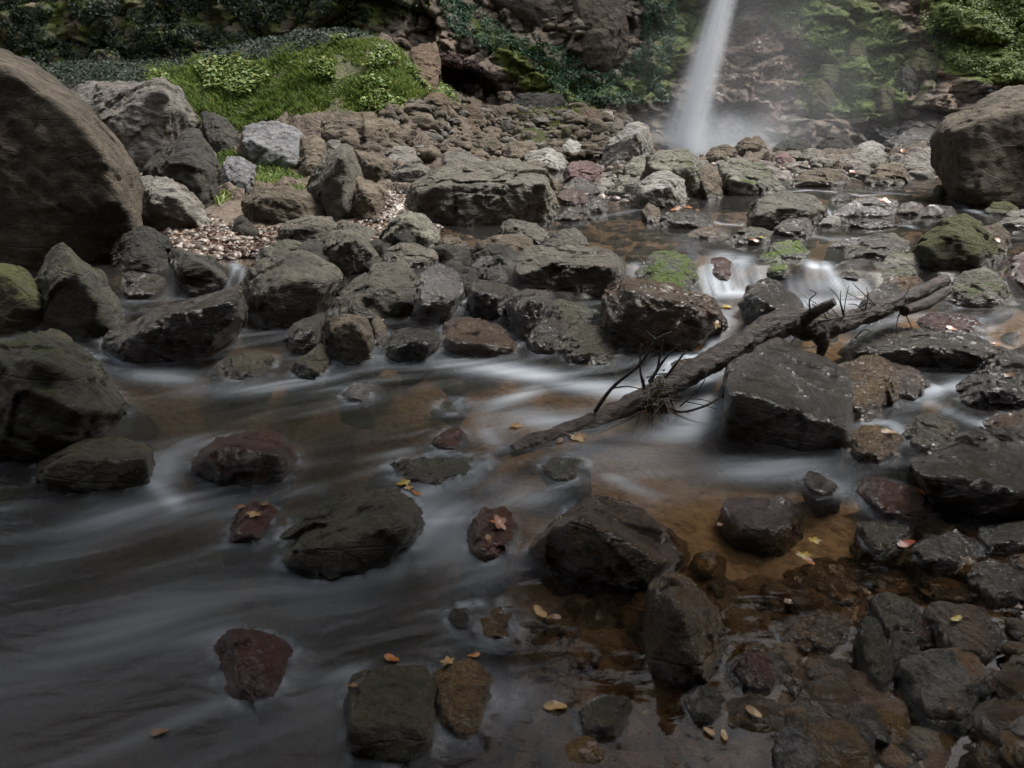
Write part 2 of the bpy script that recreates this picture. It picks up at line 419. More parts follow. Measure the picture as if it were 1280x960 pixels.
vb, ve = blocks(p3(gx, gy, 1.9), .9); vb2, ve2 = blocks(p3(gx, gy, 5.), .9, 4)
gz2 = gz + rub*(1-np.maximum(gg_[:, 0], .7*ivyz))*(.16*vb + .06*vb2 - .03*sstep(.15, 0, ve)) + landm*.012*fbm(p3(gx, gy, 25), 2)
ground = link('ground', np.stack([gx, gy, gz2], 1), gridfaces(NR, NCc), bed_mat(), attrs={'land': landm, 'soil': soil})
tag(ground, 'brown stream bed and rubble banks under the rocks and shallow water', None, None, 'structure')

# ---------------------------------------------------------------- unseen gorge sides added to cut the light on the stream
def hill_mat():
    k = NT('added_slope'); gm = k.n('ShaderNodeNewGeometry').outputs['Position']
    col = k.ramp(k.noise(gm, .9, 8, .7), [(.35, (.012, .016, .008)), (.6, (.04, .05, .018)), (.75, (.07, .05, .03))])
    b = k.n('ShaderNodeBsdfPrincipled', i_Roughness=.95, i_Normal=k.n('ShaderNodeBump', i_Strength=1., i_Distance=.4, i_Height=k.noise(gm, 2, 8, .7)).outputs[0])
    k.put(b.inputs['Base Color'], col); k.put(k.out.inputs[0], b); return k.m
hx, hy = np.meshgrid(np.linspace(-45, 45, 181), np.linspace(-35, 60, 191), indexing='xy')
hxx, hyy = hx.ravel(), hy.ravel()
lat = np.maximum(np.abs(hxx) - (1.15*np.maximum(hyy, 0)+1.8 + 1.0*(hxx > 0)), 0); beh = np.maximum(-hyy-3.2, 0); fro = np.maximum(hyy-17.5, 0)
dd_ = np.sqrt(lat**2 + beh**2 + fro**2)
hz = -.9 + np.minimum(dd_*1.6, 10 + dd_*.35) + sstep(0, 2, dd_)*(1.2*fbm(p3(hxx, hyy, .25), 4) + .5*fbm(p3(hxx, hyy, 1.1), 3))
hill = link('added_hillside', np.stack([hxx, hyy, hz], 1), gridfaces(191, 181), hill_mat())
tag(hill, 'unseen dark gorge sides added to cut the light on the stream', None, None, 'structure')

# ---------------------------------------------------------------- cliff
def cliff_mat():
    k = NT('cliff_rock'); gm = k.n('ShaderNodeNewGeometry'); P = gm.outputs['Position']
    mp = k.n('ShaderNodeMapping', i_Vector=P, i_Scale=(1, 1, 2.6)); mp.inputs['Rotation'].default_value = (0, .35, 0)
    n1 = k.noise(P, 1.1, 8, .65); n2 = k.noise(mp, 4.5, 9, .7); n3 = k.noise(P, 22, 5, .7)
    col = k.mix(k.ramp(n1, [(.38, 0.), (.62, 1.)]), (.34, .25, .18, 1), (.22, .19, .15, 1))
    col = k.mix(k.ramp(n2, [(.34, .85), (.5, 0.)]), col, (.03, .024, .018, 1))
    col = k.mix(k.ramp(n2, [(.56, 0.), (.68, .6)]), col, (.36, .32, .27, 1))
    wd = k.attr('wetdark').outputs['Fac']; ms = k.attr('moss').outputs['Fac']; dt = k.attr('dirt').outputs['Fac']; pa = k.attr('pale').outputs['Fac']
    col = k.mix(pa, col, k.mix(k.ramp(n2, [(.4, 0.), (.6, 1.)]), (.16, .13, .12, 1), (.36, .31, .28, 1)))
    col = k.mix(dt, col, k.mix(k.ramp(n3, [(.42, 0.), (.62, 1.)]), (.10, .055, .03, 1), (.26, .15, .085, 1)))
    col = k.mix(wd, col, k.mix(k.ramp(n2, [(.4, 0.), (.65, 1.)]), (.022, .024, .026, 1), (.09, .095, .10, 1)))
    mf = k.ramp(k.math('ADD', ms, k.math('MULTIPLY_ADD', k.noise(P, 2.6, 7, .7), 1.2, -.6)), [(.42, 0.), (.6, 1.)])
    mcol = k.mix(k.ramp(n3, [(.35, 0.), (.65, 1.)]), (.05, .075, .012, 1), (.22, .27, .05, 1))
    col = k.mix(mf, col, mcol)
    ro = k.math('MULTIPLY_ADD', wd, -.5, .9)
    h = k.math('ADD', k.math('MULTIPLY', n2, 1.5), k.math('MULTIPLY', n3, .5))
    b = k.n('ShaderNodeBsdfPrincipled', i_Roughness=ro, i_Normal=k.n('ShaderNodeBump', i_Strength=1., i_Distance=.10, i_Height=h).outputs[0])
    k.put(b.inputs['Base Color'], col); k.put(k.out.inputs[0], b); return k.m
cxs = np.concatenate([np.linspace(-24, -12.2, 60), np.linspace(-12, 12.5, 760), np.linspace(12.7, 24, 60)])
czs = np.concatenate([np.linspace(-.4, 5.2, 230), np.linspace(5.3, 11.0, 60)])
Xc, Zc = np.meshgrid(cxs, czs, indexing='xy'); xc, zc = Xc.ravel(), Zc.ravel()
yc = CY(xc, zc); pc = np.stack([xc, yc, zc], 1); pxc, pyc = unproj(pc)
def mask(poly, soft=10):
    p = pts(poly); s = np.zeros(len(pxc))
    for dx, dy in ((0, 0), (soft, 0), (-soft, 0), (0, soft), (0, -soft)): s += inpoly(pxc+dx, pyc+dy, p)
    return s/5
nz_ = fbm(pc*.9, 4)
ms = np.maximum.reduce([mask('940,0 1090,0 1130,30 1165,60 1170,110 1150,120 1120,150 1080,150 1040,140 990,140 1000,90 1020,60 970,40', 16)*.85,
    mask('1160,-400 1700,-400 1700,120 1275,115 1220,100 1180,90 1160,60', 12)*.95, mask('560,-10 600,20 680,60 720,95 800,100 830,20 800,-10 850,-60 890,30 850,90 840,125 680,135 640,110 600,60', 10)*.7,
    mask('-300,-600 600,-600 560,20 480,50 400,60 200,90 180,130 -300,200', 20)*.55, mask('-600,-800 1900,-800 1900,-60 -600,-60', 20)*.7])
wdk = np.maximum(mask('1120,150 1165,125 1210,110 1400,105 1400,240 880,205 870,168 930,160 1000,172 1080,160', 8), .5*mask('770,-20 880,-20 850,150 830,160 800,120', 8))
dirt = np.maximum(mask('915,30 1000,35 1010,90 960,120 900,110', 14)*.6, mask('1130,0 1165,0 1180,90 1225,110 1190,112 1150,90', 8)*.9)
pale = np.maximum(mask('880,120 1000,115 1010,165 880,180', 12)*.8, mask('800,50 850,45 850,160 800,130', 8)*.35)
cliff = link('cliff', pc, gridfaces(len(czs), len(cxs)), cliff_mat(), attrs={'moss': ms, 'wetdark': wdk*sstep(-.6, .2, nz_+.2), 'dirt': dirt, 'pale': pale})
tag(cliff, 'fractured brown gorge cliff with moss and ivy behind the waterfall', None, None, 'structure')

# ---------------------------------------------------------------- waterfall and spray
def vol_mat(name, fn, col=(.93, .96, 1)):
    k = NT(name); tc = k.n('ShaderNodeTexCoord').outputs['Object']
    den = fn(k, tc)
    v = k.n('ShaderNodeVolumePrincipled', i_Density=den); v.inputs['Color'].default_value = (*col, 1); v.inputs['Anisotropy'].default_value = .0
    k.put(k.out.inputs['Volume'], v); return k.m
def fall_density(k, tc):
    s = k.n('ShaderNodeSeparateXYZ', i_0=tc); X, Y_, Z = s.outputs
    Rr = k.math('MAXIMUM', k.math('MULTIPLY_ADD', Z, -.10, .60), .20)          # radius shrinks upward
    r = k.math('DIVIDE', k.math('SQRT', k.math('ADD', k.math('MULTIPLY', X, X), k.math('MULTIPLY', Y_, Y_))), Rr)
    core = k.math('POWER', k.math('SUBTRACT', 1.0, r, clamp=True), 2.2)
    mp = k.n('ShaderNodeMapping', i_Vector=tc, i_Scale=(5.5, 5.5, .25))
    st = k.math('MULTIPLY_ADD', k.noise(mp, 1.6, 5, .65), 5.0, -1.75, clamp=False)
    return k.math('MULTIPLY', k.math('MULTIPLY', core, k.math('MAXIMUM', st, .05)), 10.)
A = at_y(852, 186, 14.0); B = at_y(912, -30, 14.4)
axis = (B-A); Ltop = axis.length*1.75; axn = axis.normalized()
nv, nrr = 24, 18; V, F = [], []
for i in range(nrr):
    z = Ltop*i/(nrr-1); rr = max(.60 - .10*z, .20)
    for j in range(nv): a = 2*math.pi*j/nv; V.append((rr*math.cos(a), rr*math.sin(a), z))
F = [(i*nv+j, i*nv+(j+1) % nv, (i+1)*nv+(j+1) % nv, (i+1)*nv+j) for i in range(nrr-1) for j in range(nv)]
F += [tuple(range(nv-1, -1, -1)), tuple((nrr-1)*nv+j for j in range(nv))]
fall = link('waterfall', V, F, vol_mat('falling_water', fall_density), loc=A)
fall.rotation_euler = axn.to_track_quat('Z', 'Y').to_euler()
tag(fall, 'thin white waterfall slanting down the mossy cliff', None, None, 'structure')
def mist_density(k, tc):
    def blob(cx, cy, cz, sx, sy, sz, a):
        v = k.n('ShaderNodeVectorMath', operation='SUBTRACT', i_0=tc, i_1=(cx, cy, cz)).outputs[0]
        v = k.n('ShaderNodeVectorMath', operation='DIVIDE', i_0=v, i_1=(sx, sy, sz)).outputs[0]
        l = k.n('ShaderNodeVectorMath', operation='LENGTH', i_0=v).outputs['Value']
        return k.math('MULTIPLY', k.math('POWER', k.math('SUBTRACT', 1.0, l, clamp=True), 1.6), a)
    d1 = blob(.4, 0, .0, 2.5, 1.0, .9, 1.7); d2 = blob(1.8, .2, .8, 3.9, 1.3, 2.6, .20); d3 = blob(1.3, .3, 2.4, 2.4, 1.1, 2.6, .10)
    n = k.math('MULTIPLY_ADD', k.noise(tc, 1.1, 3, .5), 1.6, -.1)
    return k.math('MULTIPLY', k.math('ADD', k.math('ADD', d1, d2), d3), n)
bm = bmesh.new(); bmesh.ops.create_cube(bm, size=1)
for v in bm.verts: v.co = Vector((v.co.x*8 + 2.2, v.co.y*2.6 + .3, v.co.z*5 + 2.2))
me = bpy.data.meshes.new('spray_mist'); bm.to_mesh(me); bm.free(); me.materials.append(vol_mat('spray_mist', mist_density))
mist = bpy.data.objects.new('spray_mist', me); C.objects.link(mist); mist.location = A
tag(mist, 'pale spray drifting from the foot of the waterfall over the rocks', 'mist', None, 'stuff')

# ---------------------------------------------------------------- leaves, ivy and grass
def leaf_mat(name, cols, rough=.5, trans=.3):
    k = NT(name); r = k.attr('tone').outputs['Fac']
    col = k.ramp(r, [(i/(len(cols)-1.), c) for i, c in enumerate(cols)])
    b = k.n('ShaderNodeBsdfPrincipled', i_Roughness=rough); k.put(b.inputs['Base Color'], col)
    t = k.n('ShaderNodeBsdfTranslucent'); k.put(t.inputs[0], col)
    m = k.n('ShaderNodeMixShader', i_0=trans); k.put(m.inputs[1], b); k.put(m.inputs[2], t); k.put(k.out.inputs[0], m); return k.m
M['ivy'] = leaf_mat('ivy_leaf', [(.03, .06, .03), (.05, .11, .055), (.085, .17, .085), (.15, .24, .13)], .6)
M['darkivy'] = leaf_mat('shaded_ivy_leaf', [(.012, .02, .01), (.02, .036, .018), (.032, .055, .026), (.06, .085, .04)], .65)  # darker copy of the ivy, with shade put into the leaf colour
M['grass'] = leaf_mat('grass_blade', [(.05, .09, .02), (.12, .19, .04), (.22, .29, .07), (.36, .32, .14)], .6)
M['litter'] = leaf_mat('leaf_litter', [(.04, .022, .015), (.10, .055, .035), (.19, .10, .055), (.28, .19, .13)], .45, .1)
M['purple'] = leaf_mat('purple_leaf', [(.03, .012, .018), (.06, .022, .03), (.10, .045, .05)], .5)
def leaves(name, centres, normals, size, mat, label, seed, cat, group=None, kind='stuff', droop=.4, narrow=.7):
    rs = np.random.RandomState(seed); n = len(centres)
    nrm = normals + rs.normal(size=(n, 3))*droop; nrm /= np.linalg.norm(nrm, axis=1)[:, None]
    t = np.cross(nrm, rs.normal(size=(n, 3))); t /= np.linalg.norm(t, axis=1)[:, None]; b = np.cross(nrm, t)
    s = (size*rs.uniform(.55, 1.4, n))[:, None]
    q = [centres - t*s*.6, centres + b*s*narrow*.5 + nrm*s*.12, centres + t*s*.6, centres - b*s*narrow*.5 + nrm*s*.12]
    V = np.stack(q, 1).reshape(-1, 3); Fq = np.arange(n*4).reshape(n, 4)
    tone = np.repeat(np.clip(rs.beta(2, 2.2, n), 0, 1), 4)
    o = link(name, V, Fq, M[mat], smooth=False, attrs={'tone': tone}); tag(o, label, cat, group, kind); return o
def cliff_points(poly, n, seed, out=.05, keep=.5):
    rs = np.random.RandomState(seed); pl = pts(poly); R_ = []
    xs = [p[0] for p in pl]; yv = [p[1] for p in pl]
    px = rs.uniform(min(xs), max(xs), n*2); py = rs.uniform(min(yv), max(yv), n*2); m = inpoly(px, py, pl); px, py = px[m], py[m]
    Y = np.full(len(px), 15.0); vx = (px-640)/FPX; vy = -(py-480)/FPX; dy = _cp + vy*_sp; dz = -_sp + vy*_cp
    for it in range(5):
        t = Y/dy; Yn = CY(vx*t, CAMZ+dz*t); Y = .35*Y + .65*Yn
    t = Y/dy; P = np.stack([vx*t, Y, CAMZ+dz*t], 1)
    e = .06; nx = (CY(P[:, 0]+e, P[:, 2])-CY(P[:, 0]-e, P[:, 2]))/(2*e); nz = (CY(P[:, 0], P[:, 2]+e)-CY(P[:, 0], P[:, 2]-e))/(2*e)
    N = np.stack([nx, -np.ones(len(P)), nz], 1); N /= np.linalg.norm(N, axis=1)[:, None]
    g = T(P[:, 0], P[:, 1]); ok = (P[:, 2] > g-.02) & (fbm(P*1.2+seed, 3) > keep-1) & (fbm(P*4+seed, 2) > -.35)
    P, N = P[ok][:n], N[ok][:n]; return P + N*rs.uniform(0, out, (len(P), 1)), N
P_, N_ = cliff_points('-60,-60 480,-60 530,10 470,30 420,50 330,75 200,90 170,120 -60,180', 26000, 1, .12, .72)
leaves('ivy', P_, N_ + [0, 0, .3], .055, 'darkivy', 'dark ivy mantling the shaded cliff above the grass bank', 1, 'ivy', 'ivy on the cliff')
P_, N_ = cliff_points('530,-30 600,15 640,45 705,60 740,95 770,90 800,60 810,-40 840,-40 848,60 825,95 842,128 700,136 690,105 640,60 600,60 570,50', 24000, 2, .12, .62)
leaves('ivy', P_, N_ + [0, 0, .4], .05, 'ivy', 'blue-green ivy carpet pouring down below the overhanging rocks', 2, 'ivy', 'ivy on the cliff')
P_, N_ = cliff_points('1150,-60 1400,-60 1400,112 1275,108 1210,92 1180,80 1150,40', 16000, 3, .1, .75)
leaves('foliage', P_, N_ + [0, 0, .5], .045, 'grass', 'bright grassy moss hanging on the cliff above the grooved boulder', 3, 'foliage', 'green cover of the cliff')
P_, N_ = cliff_points('945,-20 1100,0 1140,40 1165,70 1120,150 1040,140 990,130 1010,70', 9000, 4, .08, .75)
leaves('foliage', P_, N_ + [0, 0, .5], .035, 'grass', 'moss and small plants over the slope right behind the mist', 4, 'foliage', 'green cover of the cliff')
P_, N_ = cliff_points('525,72 560,62 600,80 612,105 590,120 550,105', 2600, 5, .08, .5)
leaves('purple_foliage', P_, N_ + [0, 0, .5], .045, 'purple', 'patch of dark purple leaves on the rock face below the ivy', 5, 'foliage', 'green cover of the cliff')
def TG(x, y):                                  # the ground height, read off the ground mesh's own grid
    fi = np.clip(np.log(np.maximum(y, .36)/.35)/math.log(19.0/.35)*(NR-1), 0, NR-1.001); fj = np.clip((x/(y+.5)+1.35)/2.7*(NCc-1), 0, NCc-1.001)
    i, j = fi.astype(int), fj.astype(int); a, b = fi-i, fj-j; G = gz.reshape(NR, NCc)
    return (G[i, j]*(1-a)+G[i+1, j]*a)*(1-b) + (G[i, j+1]*(1-a)+G[i+1, j+1]*a)*b
def ground_points(poly, n, seed, off=0.0):
    rs = np.random.RandomState(seed); pl = pts(poly); xs = [p[0] for p in pl]; yv = [p[1] for p in pl]; out = []
    px = rs.uniform(min(xs), max(xs), n*3); py = rs.uniform(min(yv), max(yv), n*3); m = inpoly(px, py, pl); px, py = px[m][:n], py[m][:n]
    N_ = 1500; tsn = .8*(17.5/.8)**(np.arange(N_)/(N_-1.)); res = np.full((len(px), 3), np.nan)
    vx = (px-640)/FPX; vy = -(py-480)/FPX; dy = _cp+vy*_sp; dz = -_sp+vy*_cp
    done = np.zeros(len(px), bool)
    for t in tsn:
        k = np.nonzero(~done)[0]
        if len(k) == 0: break
        X, Yy, Z = vx[k]*t, dy[k]*t, CAMZ+dz[k]*t; G = TG(X, Yy)
        h = Z <= G; res[k[h]] = np.stack([X, Yy, G], 1)[h]; done[k[h]] = True
    return res[done]
def grass_blades(name, P, size, mat, label, seed, cat='grass', group=None):
    rs = np.random.RandomState(seed); n = len(P); a = rs.uniform(0, 6.28, n); h = size*rs.uniform(.4, 1.5, n)
    clump = 1 + .8*fbm(P*1.6, 2); h = h*np.clip(clump, .3, 2)
    dx = np.stack([np.cos(a), np.sin(a), a*0], 1)*.011; ln = np.stack([rs.normal(size=n)*.5, rs.normal(size=n)*.5 - .2, np.ones(n)], 1)
    V = np.stack([P-dx, P+dx, P+ln*h[:, None]*.6+dx*.7, P+ln*h[:, None]*.6-dx*.7, P + ln*h[:, None]*[1.3, 1.3, .9]], 1).reshape(-1, 3)
    i = np.arange(n)*5; F = [(j, j+1, j+2, j+3) for j in i] + [(j+3, j+2, j+4) for j in i]
    o = link(name, V, F, M[mat], smooth=False, attrs={'tone': np.repeat(np.clip(rs.beta(2, 2, n)+.25*fbm(P*.9, 2), 0, 1), 5)}); tag(o, label, cat, group, 'stuff'); return o
G_ = 'grass and herbs of the bank'
P_ = ground_points('175,165 190,95 240,85 330,78 420,55 470,48 500,62 540,100 575,128 560,135 520,118 500,150 440,142 390,145 330,152 300,162 255,140', 26000, 11)
P_ = P_[fbm(P_*[1.3, 1.3, 1.3]+3, 3) > -.62]
grass_blades('grass', P_, .055, 'grass', 'sunlit grass bank rising behind the big boulders', 11, group=G_)
H_ = P_[(fbm(P_*1.1+9, 2) > .12)]
H_ = H_ + np.random.RandomState(3).uniform(0, 1, (len(H_), 1))*[0, 0, .16]
leaves('foliage', H_, np.tile([0., -.3, 1.], (len(H_), 1)), .065, 'grass', 'low herbs among the grass of the bank', 12, 'foliage', G_)
P_ = ground_points('165,185 180,85 240,70 330,68 420,45 478,38 520,60 560,100 600,140 570,150 500,160 440,156 380,160 300,180', 9000, 16)
P_ = P_[fbm(P_*[2.2, 2.2, 2.2]+7, 3) > .05]
grass_blades('grass', P_, .10, 'grass', 'ragged taller tufts and dry stems round the edge of the grass bank', 16, group=G_)
P_ = ground_points('262,205 290,188 330,196 390,232 385,240 340,232 300,242 270,260', 2600, 13)
grass_blades('grass', P_, .07, 'grass', 'tuft of bright grass between the split boulder and the silvery slab', 13, group=G_)
P_ = ground_points('645,158 640,142 700,128 780,122 835,122 760,140 700,158', 5000, 14)
grass_blades('grass', P_, .05, 'grass', 'vivid green strip of grass at the foot of the ivy', 14, group=G_)
P_ = ground_points('-60,0 420,0 470,44 330,76 200,90 185,130 90,110 -60,60', 15000, 15)
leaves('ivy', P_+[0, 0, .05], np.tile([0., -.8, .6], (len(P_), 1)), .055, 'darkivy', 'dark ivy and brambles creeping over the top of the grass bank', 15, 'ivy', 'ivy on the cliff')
# litter and gravel
P_ = ground_points('200,290 240,262 300,285 420,285 480,262 560,285 660,280 640,296 560,300 480,320 350,322 230,325', 5200, 21)
leaves('leaf_litter', P_+[0, 0, .012], np.tile([0., 0., 1.], (len(P_), 1)), .035, 'litter', 'brown and pink leaf litter over the gravel strip', 21, 'leaves', 'fallen leaf litter')
P_ = ground_points('440,225 480,235 520,240 505,275 470,280 600,130 560,200', 2000, 22)
leaves('leaf_litter', P_+[0, 0, .012], np.tile([0., 0., 1.], (len(P_), 1)), .035, 'litter', 'leaf litter in the gully beside the cracked brown block', 22, 'leaves', 'fallen leaf litter')
P_ = ground_points('700,262 820,262 1170,240 1170,190 900,195 700,205', 3200, 23)
leaves('leaf_litter', P_+[0, 0, .02], np.tile([0., 0., 1.], (len(P_), 1)), .045, 'litter', 'brown leaves strewn over the rubble below the waterfall', 23, 'leaves', 'fallen leaf litter')
P_, N_ = cliff_points('880,20 1010,30 1010,110 950,125 880,120', 1800, 24, .03, .8)
leaves('leaf_litter', P_, N_, .05, 'litter', 'rusty leaves caught on the slope beside the waterfall', 24, 'leaves', 'fallen leaf litter')
def gravel(poly, n, seed, size, label, tone):
    P = ground_points(poly, n, seed); rs = np.random.RandomState(seed); U, F = ico(3 if size > .018 and len(P) < 1000 else 2); n = len(P)
    s = size*np.clip(rs.lognormal(-.25, .5, (n, 1, 1)), .3, 2.2)*np.stack([rs.uniform(.7, 1.3, n), rs.uniform(.7, 1.3, n), rs.uniform(.4, .8, n)], 1)[:, None, :]
    sd_ = rs.normal(size=(n, 1, 3))*50
    if len(U) > 100:
        q_ = (U[None]*1.2 + sd_).reshape(-1, 3); bl_, _ = blocks(q_, .9); dsp_ = (.42*bl_ + .08*fbm(q_*1.1, 3)).reshape(n, -1, 1)
    else: dsp_ = rs.normal(size=(n, len(U), 1))*.14
    V = (U[None]*(1+dsp_)*s + P[:, None, :]).reshape(-1, 3)
    Fa = (F[None] + (np.arange(n)*len(U))[:, None, None]).reshape(-1, 3)
    o = link('gravel', V, Fa, M[tone], smooth=False, attrs={'wet': np.zeros(len(V)), 'tone': np.repeat(rs.uniform(0, 1, n), len(U))}); tag(o, label, 'gravel', 'gravel between the rocks', 'stuff')
k = NT('mixed_gravel'); r = k.attr('tone').outputs['Fac']
b = k.n('ShaderNodeBsdfPrincipled', i_Roughness=.42); k.put(b.inputs['Base Color'], k.ramp(r, [(0., (.03, .022, .017)), (.4, (.085, .06, .045)), (.75, (.15, .115, .09)), (.95, (.26, .22, .19)), (1., (.42, .38, .34))])); k.put(k.out.inputs[0], b); M['gv'] = k.m
gravel('200,290 240,262 300,285 420,285 480,262 560,285 660,280 640,296 560,300 480,320 350,322 230,325', 3600, 31, .024, 'coarse gravel strip of pinkish and grey chips by the backwater', 'gv')
gravel('440,225 480,235 520,240 505,275 470,280', 900, 32, .03, 'wet gravel in the gully beside the cracked brown block', 'gv')
gravel('700,262 820,262 1170,240 1170,190 900,195 700,205', 2200, 33, .04, 'gravel of the far shallows below the waterfall', 'gv')
gravel('455,190 560,120 720,125 830,130 850,185 700,200 600,205 520,205', 1600, 34, .045, 'broken chips on the rubble slope', 'tn')
gravel('385,165 455,145 560,120 720,125 830,130 850,185 700,200 600,205 520,205 440,190', 800, 36, .10, 'jumbled angular blocks covering the rubble slope', 'tn')
gravel('385,165 455,145 560,120 720,125 830,130 850,185 700,200 600,205 520,205 440,190', 450, 38, .075, 'grey angular blocks mixed into the rubble slope', 'gd')
gravel('700,205 1170,190 1175,225 1000,240 880,250 720,255', 420, 37, .10, 'jumbled cobbles of the far shallows below the waterfall', 'gd')
gravel('280,335 470,300 600,300 800,345 760,440 500,430 300,410', 170, 60, .10, 'dark rubble choking the gaps of the boulder dam', 'dk')
gravel('700,262 900,250 1270,245 1280,345 1040,300 800,330', 300, 61, .06, 'wet grey cobbles crowding the upper shallows', 'wg')
gravel('640,290 900,250 1270,245 1280,345 1040,300 800,330', 220, 62, .05, 'wet brown cobbles crowding the upper shallows', 'wb')
for i_, (t_, lb_, n_) in enumerate((('wo', 'ochre and amber pebbles crowding the near shallows', 260), ('wb', 'brown pebbles crowding the near shallows', 380), ('rb', 'reddish pebbles crowding the near shallows', 260), ('wg', 'grey pebbles crowding the near shallows', 240), ('tn', 'sandy pebbles crowding the near shallows', 160))):
    gravel('1290,965 1290,640 1150,660 1040,700 940,740 870,720 720,760 560,790 440,965', int(n_*1.35), 50+i_, .034, lb_, t_)
gravel('1290,965 1290,700 1060,700 940,760 860,860 560,960', 2600, 35, .011, 'fine gravel on the bed of the near shallows', 'gv')
rocks('''
enormous brown boulder leaning over the bank, smooth steep edge sloping down to the stream|bd|-80,45 0,57 30,70 62,88 72,100 82,118 105,140 130,165 150,180 163,200 172,225 176,258 172,285 150,318 100,335 40,335 -80,335|-20,75 30,90 60,112 88,150 128,184 152,215 162,260 120,290|th=.5 chips=6 rough=.5 strata=.6 sink=.3
big split boulder with pale flat top and brown front beside the enormous brown one|gd|82,112 110,104 160,101 192,108 212,102 228,112 242,130 254,152 240,175 205,200 178,215 150,200 120,160|135,156 165,135 205,113 200,180|chips=4
large boulder with deep vertical grooves and a rounded far end beside the shallow rapids|bd|1169,165 1178,150 1205,138 1240,120 1280,105 1350,90 1350,262 1280,262 1225,255 1195,235 1180,215 1171,190|1193,165 1225,150 1280,138 1330,130 1200,228 1197,190|th=.8 chips=6 strata=2. rough=.55
''', cat='boulder', name='boulder', group='great boulders at the sides of the stream')
